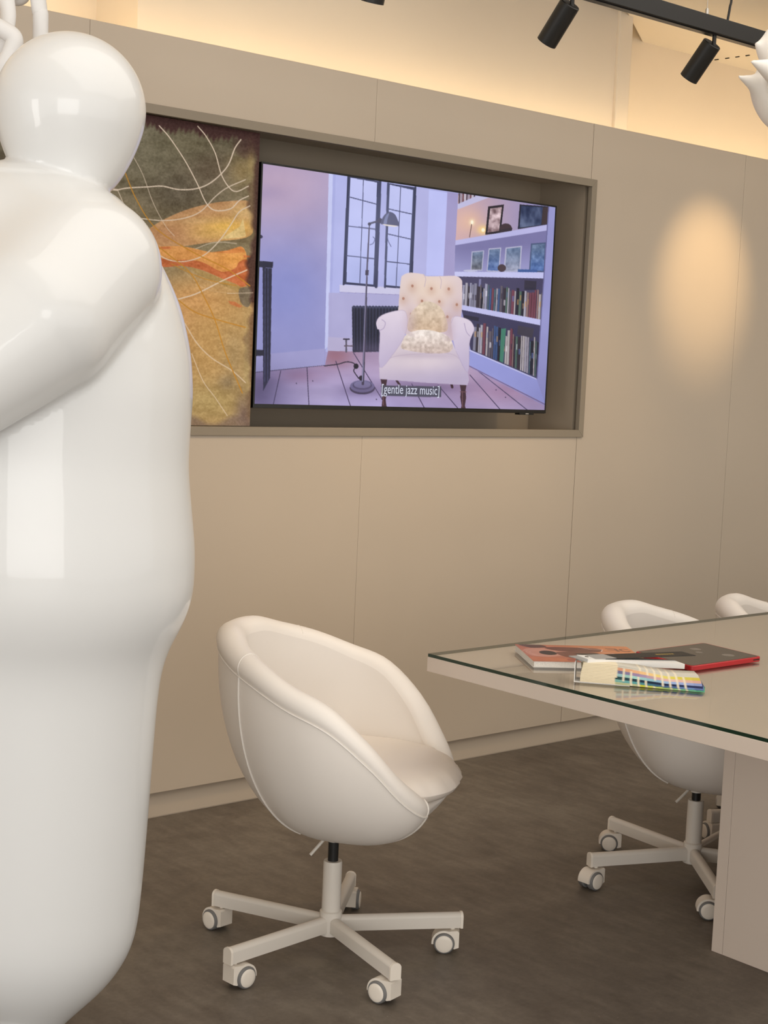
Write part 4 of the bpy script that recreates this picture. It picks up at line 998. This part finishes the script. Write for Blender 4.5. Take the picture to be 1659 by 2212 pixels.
# tablet in red case
tc_ = np.array([2.905, 2.178]); tab = empty('tablet', (tc_[0], tc_[1], ZT), math.radians(-1.5)); tag(tab, 'dark screen tablet in a red protective case on the glass table', 'tablet')
def rrect(w_, h_, r, n=6):
    pts = []
    for cx, cy, a0 in ((w_ / 2 - r, h_ / 2 - r, 0), (-w_ / 2 + r, h_ / 2 - r, PI / 2), (-w_ / 2 + r, -h_ / 2 + r, PI), (w_ / 2 - r, -h_ / 2 + r, 1.5 * PI)):
        for k in range(n + 1): a = a0 + PI / 2 * k / n; pts.append((cx + r * math.cos(a), cy + r * math.sin(a)))
    return pts
MB().prism(rrect(.258, .190, .014), lambda p, t: (p[0] + p[1] * .10, p[1], t), 0, .0115).build('case', 'case_red', tab, bevel=.0022, segs=3)
MB().prism(rrect(.246, .178, .008), lambda p, t: (p[0] + p[1] * .10, p[1], t), .0112, .0119).build('screen', 'screen_dark', tab)
for x, y, s in ((.045, .045, .014), (.018, .012, .009), (.055, -.045, .015)):
    MB().lathe([(s, 0), (s * .8, .0002), (.0, .0002)], 18, cap=False).build('smudge', 'smudge', tab, loc=(x, y, .0119))
MB().box(.085, .108, -.0957, -.0951, .005, .0075).build('port_slot', 'tv_black', tab)

# ------------------------------------------------------------------ white rounded statue
SD = 2.95                                            # distance of the figure along the view
SC = FWD * SD + RGT * ((60 - PW / 2) / FPX * SD)     # its axis
def s_uz(px, py):
    d = ray(px, py); k = SD / (d[:2] @ FWD); p = EYE + d * k
    return (p[:2] - SC) @ RGT, p[2]
S1 = SD / FPX
sil = [(60, 342), (110, 350), (165, 368), (222, 405), (262, 446), (300, 492), (350, 572), (389, 660), (411, 760), (416, 850), (409, 940), (405, 1010), (412, 1100), (420, 1190), (417, 1285), (398, 1345), (360, 1410), (344, 1470), (336, 1540), (327, 1650), (318, 1770), (307, 1900), (296, 2000), (281, 2058), (240, 2120), (190, 2166), (135, 2212), (98, 2262), (60, 2300)]
pts = np.array([s_uz(*p) for p in sil]); order = np.argsort(pts[:, 1]); SZ, SU = pts[order, 1], pts[order, 0]
SZ0 = SZ.min()
axis_u = np.interp(SZ, [SZ.min(), SZ.max()], [s_uz(60, 2300)[0], s_uz(60, 342)[0]])
HWt = np.maximum(SU - axis_u, 0.004)
# smooth half-width table sampled finely
zf = np.linspace(SZ.min(), SZ.max(), 400); hf = np.interp(zf, SZ, HWt)
ker = np.hanning(27); ker /= ker.sum(); hp = np.pad(hf, 13, mode='edge'); hs = np.convolve(hp, ker, 'valid'); hs[:8] = hf[:8]; hs[-8:] = hf[-8:]
au = lambda Z: np.interp(Z, [SZ.min(), SZ.max()], [axis_u[0], axis_u[-1]])
def s_local(px, py, wv):  # place at depth offset wv (metres, + away from camera)
    u, z = s_uz(px, py); k = (SD + wv) / SD
    # keep the same sight line when moved in depth
    cu = (SC @ RGT); return ((u + cu) * k - cu, wv, EYE[2] + (z - EYE[2]) * k)
hc = s_local(152, 236, .03); neck = s_local(146, 338, .03)
sh_a = s_local(190, 580, -.13); sh_b = s_local(92, 686, -.235); sh_c = s_local(-130, 850, -.33)
ad_ = np.array([sh_c[0] - sh_a[0], sh_c[2] - sh_a[2]]); ad_ /= np.linalg.norm(ad_); ARM_N = np.array([ad_[1], -ad_[0]])
if ARM_N[1] < 0: ARM_N = -ARM_N
def statue(X, Y, Z):
    zc_ = np.clip(Z, SZ.min(), SZ.max()); hw = np.interp(zc_, zf, hs); dw = hw * .80
    q = np.sqrt(((X - au(zc_)) / hw) ** 2 + (Y / dw) ** 2)
    body = (q - 1) * np.minimum(hw, .2) * .8
    body = np.maximum(body, np.maximum(Z - SZ.max(), SZ.min() - Z))
    head = smin(ellipsoid(X, Y, Z, hc, (160 * S1,) * 3), ellipsoid(X, Y, Z, neck, (112 * S1,) * 3), .05)
    d = smin(body, head, .012)
    arm = np.minimum(cone(X, Y, Z, sh_a, sh_b, 150 * S1, 152 * S1), cone(X, Y, Z, sh_b, sh_c, 152 * S1, 120 * S1))
    side = (Z - sh_b[2]) * ARM_N[1] + (X - sh_b[0]) * ARM_N[0]
    tt = np.clip((side + .02) / .12, 0, 1); d = smin(d, arm, .014 + .09 * tt * tt * (3 - 2 * tt))
    foot = ellipsoid(X, Y, Z, (axis_u[0] - .02, 0, .02), (.07, .07, .045))
    d = smin(d, foot, .03)
    return np.maximum(d, -Z)
st = nets_object('rounded_figure', statue, (-.50, -.52, -.008), (.36, .36, 2.12), .008, 'statue_gloss')
st.location = (SC[0], SC[1], 0); st.rotation_euler = (0, 0, math.atan2(RGT[1], RGT[0]))
tag(st, 'glossy white rounded figure sculpture with a smooth egg-shaped head', 'sculpture')

# ------------------------------------------------------------------ white bent-tube sculpture behind the figure
def tube_place(px, py, d):
    r_ = ray(px, py); k = d / (r_[:2] @ FWD); return EYE + r_ * k
TD = 3.45; tr_ = 16.5 * TD / FPX
root_t = empty('tube_sculpture', (0, 0, 0)); 
p_a = tube_place(86, 60, TD)
root_t.location = (p_a[0], p_a[1], 0)
def tplace(pts): return [np.array(p) - np.array([p_a[0], p_a[1], 0]) for p in pts]
def rel(px, py, d): return tube_place(px, py, d)
loopA = [(p_a[0], p_a[1], 0.0), (p_a[0], p_a[1], .8), (p_a[0], p_a[1], 1.6), tuple(rel(87, 90, TD)), tuple(rel(85, 20, TD)), tuple(rel(72, -40, TD)), tuple(rel(40, -62, TD)), tuple(rel(15, -20, TD - .02)), tuple(rel(17, 40, TD - .04)), tuple(rel(0, 110, TD - .06)), tuple(rel(-40, 150, TD - .06))]
MB().tube(smooth_curve(tplace(loopA), 8), tr_, 16).build('tube', 'tube_white', root_t, smooth=60)
loopB = [tuple(rel(-60, 20, TD - .10)), tuple(rel(-20, 50, TD - .10)), tuple(rel(14, 68, TD - .10)), tuple(rel(31, 84, TD - .10)), tuple(rel(26, 108, TD - .10)), tuple(rel(8, 145, TD - .10)), tuple(rel(-20, 190, TD - .08)), tuple(rel(-70, 240, TD - .05))]
lb = tplace(loopB); end_b = lb[-1]; lb += [end_b + np.array([0, 0, -.35]), np.array([end_b[0], end_b[1], .6]), np.array([end_b[0], end_b[1], 0.0])]
MB().tube(smooth_curve(lb, 8), tr_ * 1.08, 16).build('tube', 'tube_white', root_t, smooth=60)
loopC = [tuple(rel(-30, -60, TD + .05)), tuple(rel(10, -20, TD + .04)), tuple(rel(42, -5, TD + .02)), tuple(rel(62, -40, TD)), tuple(rel(60, -90, TD))]
MB().tube(smooth_curve(tplace(loopC), 8), tr_, 16).build('tube', 'tube_white', root_t, smooth=60)
tag(root_t, 'white sculpture of thick bent tubes behind the rounded figure', 'sculpture')

# ------------------------------------------------------------------ track light
tk = empty('track_light', (3.8, 2.8, 2.39)); tag(tk, 'black ceiling track bar with cylinder spotlights', 'track light')
MB().box(1.2 - 3.8, 5.5 - 3.8, -.020, .020, 0, .046).build('track_bar', 'black_metal', tk, bevel=.0015)
MB().box(1.2 - 3.8, 5.5 - 3.8, -.011, .011, -.003, 0).build('track_slot', 'tv_black', tk)
tie = at_y(1527, 30, 2.8)
MB().tube([(tie[0] - 3.8, 0, .046), (tie[0] - 3.8, 0, 1.01)], .0012, 6).build('suspension_wire', 'wire_steel', tk)
MB().lathe([(.005, .046), (.005, .064), (.003, .068)], 12, c=(tie[0] - 3.8, 0, 0)).build('wire_gripper', 'wire_steel', tk)
cb0 = at_y(1571, 48, 2.8)
MB().tube(smooth_curve([(cb0[0] - 3.8, 0, .046), (cb0[0] - 3.792, 0, .09), (cb0[0] - 3.786, .0, .15), (cb0[0] - 3.79, 0, .5), (cb0[0] - 3.79, 0, 1.01)], 5), .0036, 8).build('power_cable', 'black_metal', tk)
MB().tube([(cb0[0] - 3.779, -.004, .118), (cb0[0] - 3.789, .004, .132)], .007, 8).build('cable_tie', 'black_metal', tk)
SPOT_D = Vector((-0.05, 0.62, -0.78)).normalized()
def spot(x, power, cone_deg, aim=None, blend=1.0):
    d = Vector(aim).normalized() if aim else SPOT_D
    MB().tube([(x - 3.8, 0, .002), (x - 3.8, 0, -.035)], .006, 10).build('spot_stem', 'black_metal', tk)
    q = d.to_track_quat('-Z', 'Y'); c = Vector((x - 3.8, .006, -.022))
    body = MB(); Rr = .0280; Ln = .118
    body.lathe([(.0, 0), (Rr - .002, 0), (Rr, -.002), (Rr, -Ln), (Rr - .0025, -Ln), (Rr - .0035, -Ln + .03), (.0, -Ln + .03)], 36, cap=False)
    o = body.build('spot_head', 'black_metal', tk, loc=c, rot=q.to_euler())
    l = bpy.data.lights.new('spot_lamp', 'SPOT'); l.energy = power; l.color = (1.0, .70, .36); l.spot_size = math.radians(cone_deg); l.spot_blend = blend; l.shadow_soft_size = .02
    lo = bpy.data.objects.new('spot_lamp', l); COL.objects.link(lo); lo.parent = tk; lo.location = c + d * (Ln + .005); lo.rotation_euler = q.to_euler()
spot(2.37, 16, 62, aim=(.05, .32, -.94))
for x in (3.02, 3.625): spot(x, 16, 62)
spot(4.32, 12, 60); spot(5.0, 46, 40, aim=(0, .88, -.48))  # assumed spots out of view; the last one casts the wall pool

# ------------------------------------------------------------------ pendant lamp
LY = 2.15
lc = at_y(1716, 175, LY); ls = 1 / (FPX / np.linalg.norm(lc - EYE))
def lpt(px, py, dy=0.0): p = at_y(px, py, LY + dy); return p
pend = empty('shell_pendant_lamp', tuple(lc)); tag(pend, 'white spiky shell shaped pendant lamp hanging beside the track light', 'pendant lamp')
def lam(X, Y, Z):
    def c_(px, py, dy=0): return lpt(px, py, dy) - lc
    U = 1659 * ls / 1659
    d = ellipsoid(X, Y, Z, c_(1722, 196), (104 * ls, 80 * ls, 92 * ls))
    d = smin(d, ellipsoid(X, Y, Z, c_(1700, 110, -.03), (62 * ls, 46 * ls, 60 * ls)), .015)
    for (bx, by, bd), (tx, ty, td), ra in (((1672, 196, .02), (1592, 164, .02), 34), ((1700, 165, -.06), (1619, 131, -.06), 36), ((1676, 122, 0), (1634, 96, .0), 22), ((1760, 190, 0), (1860, 160, 0), 36),
                                           ((1716, 200, -.06), (1722, 170, -.17), 30), ((1716, 200, .06), (1730, 170, .17), 30), ((1750, 120, 0), (1810, 84, 0), 26), ((1690, 120, .05), (1650, 96, .11), 24)):
        d = smin(d, cone(X, Y, Z, c_(bx, by, bd), c_(tx, ty, td), ra * ls, .3 * ls), .03)
    return d
lo_ = (-.27, -.24, -.15); hi_ = (.27, .24, .17)
shade = nets_object('shade', lam, lo_, hi_, .005, 'lamp_porcelain', pend)
MB().tube([(0, 0, .02), (0, 0, 3.4 - lc[2])], .003, 8).build('cord', 'black_metal', pend)
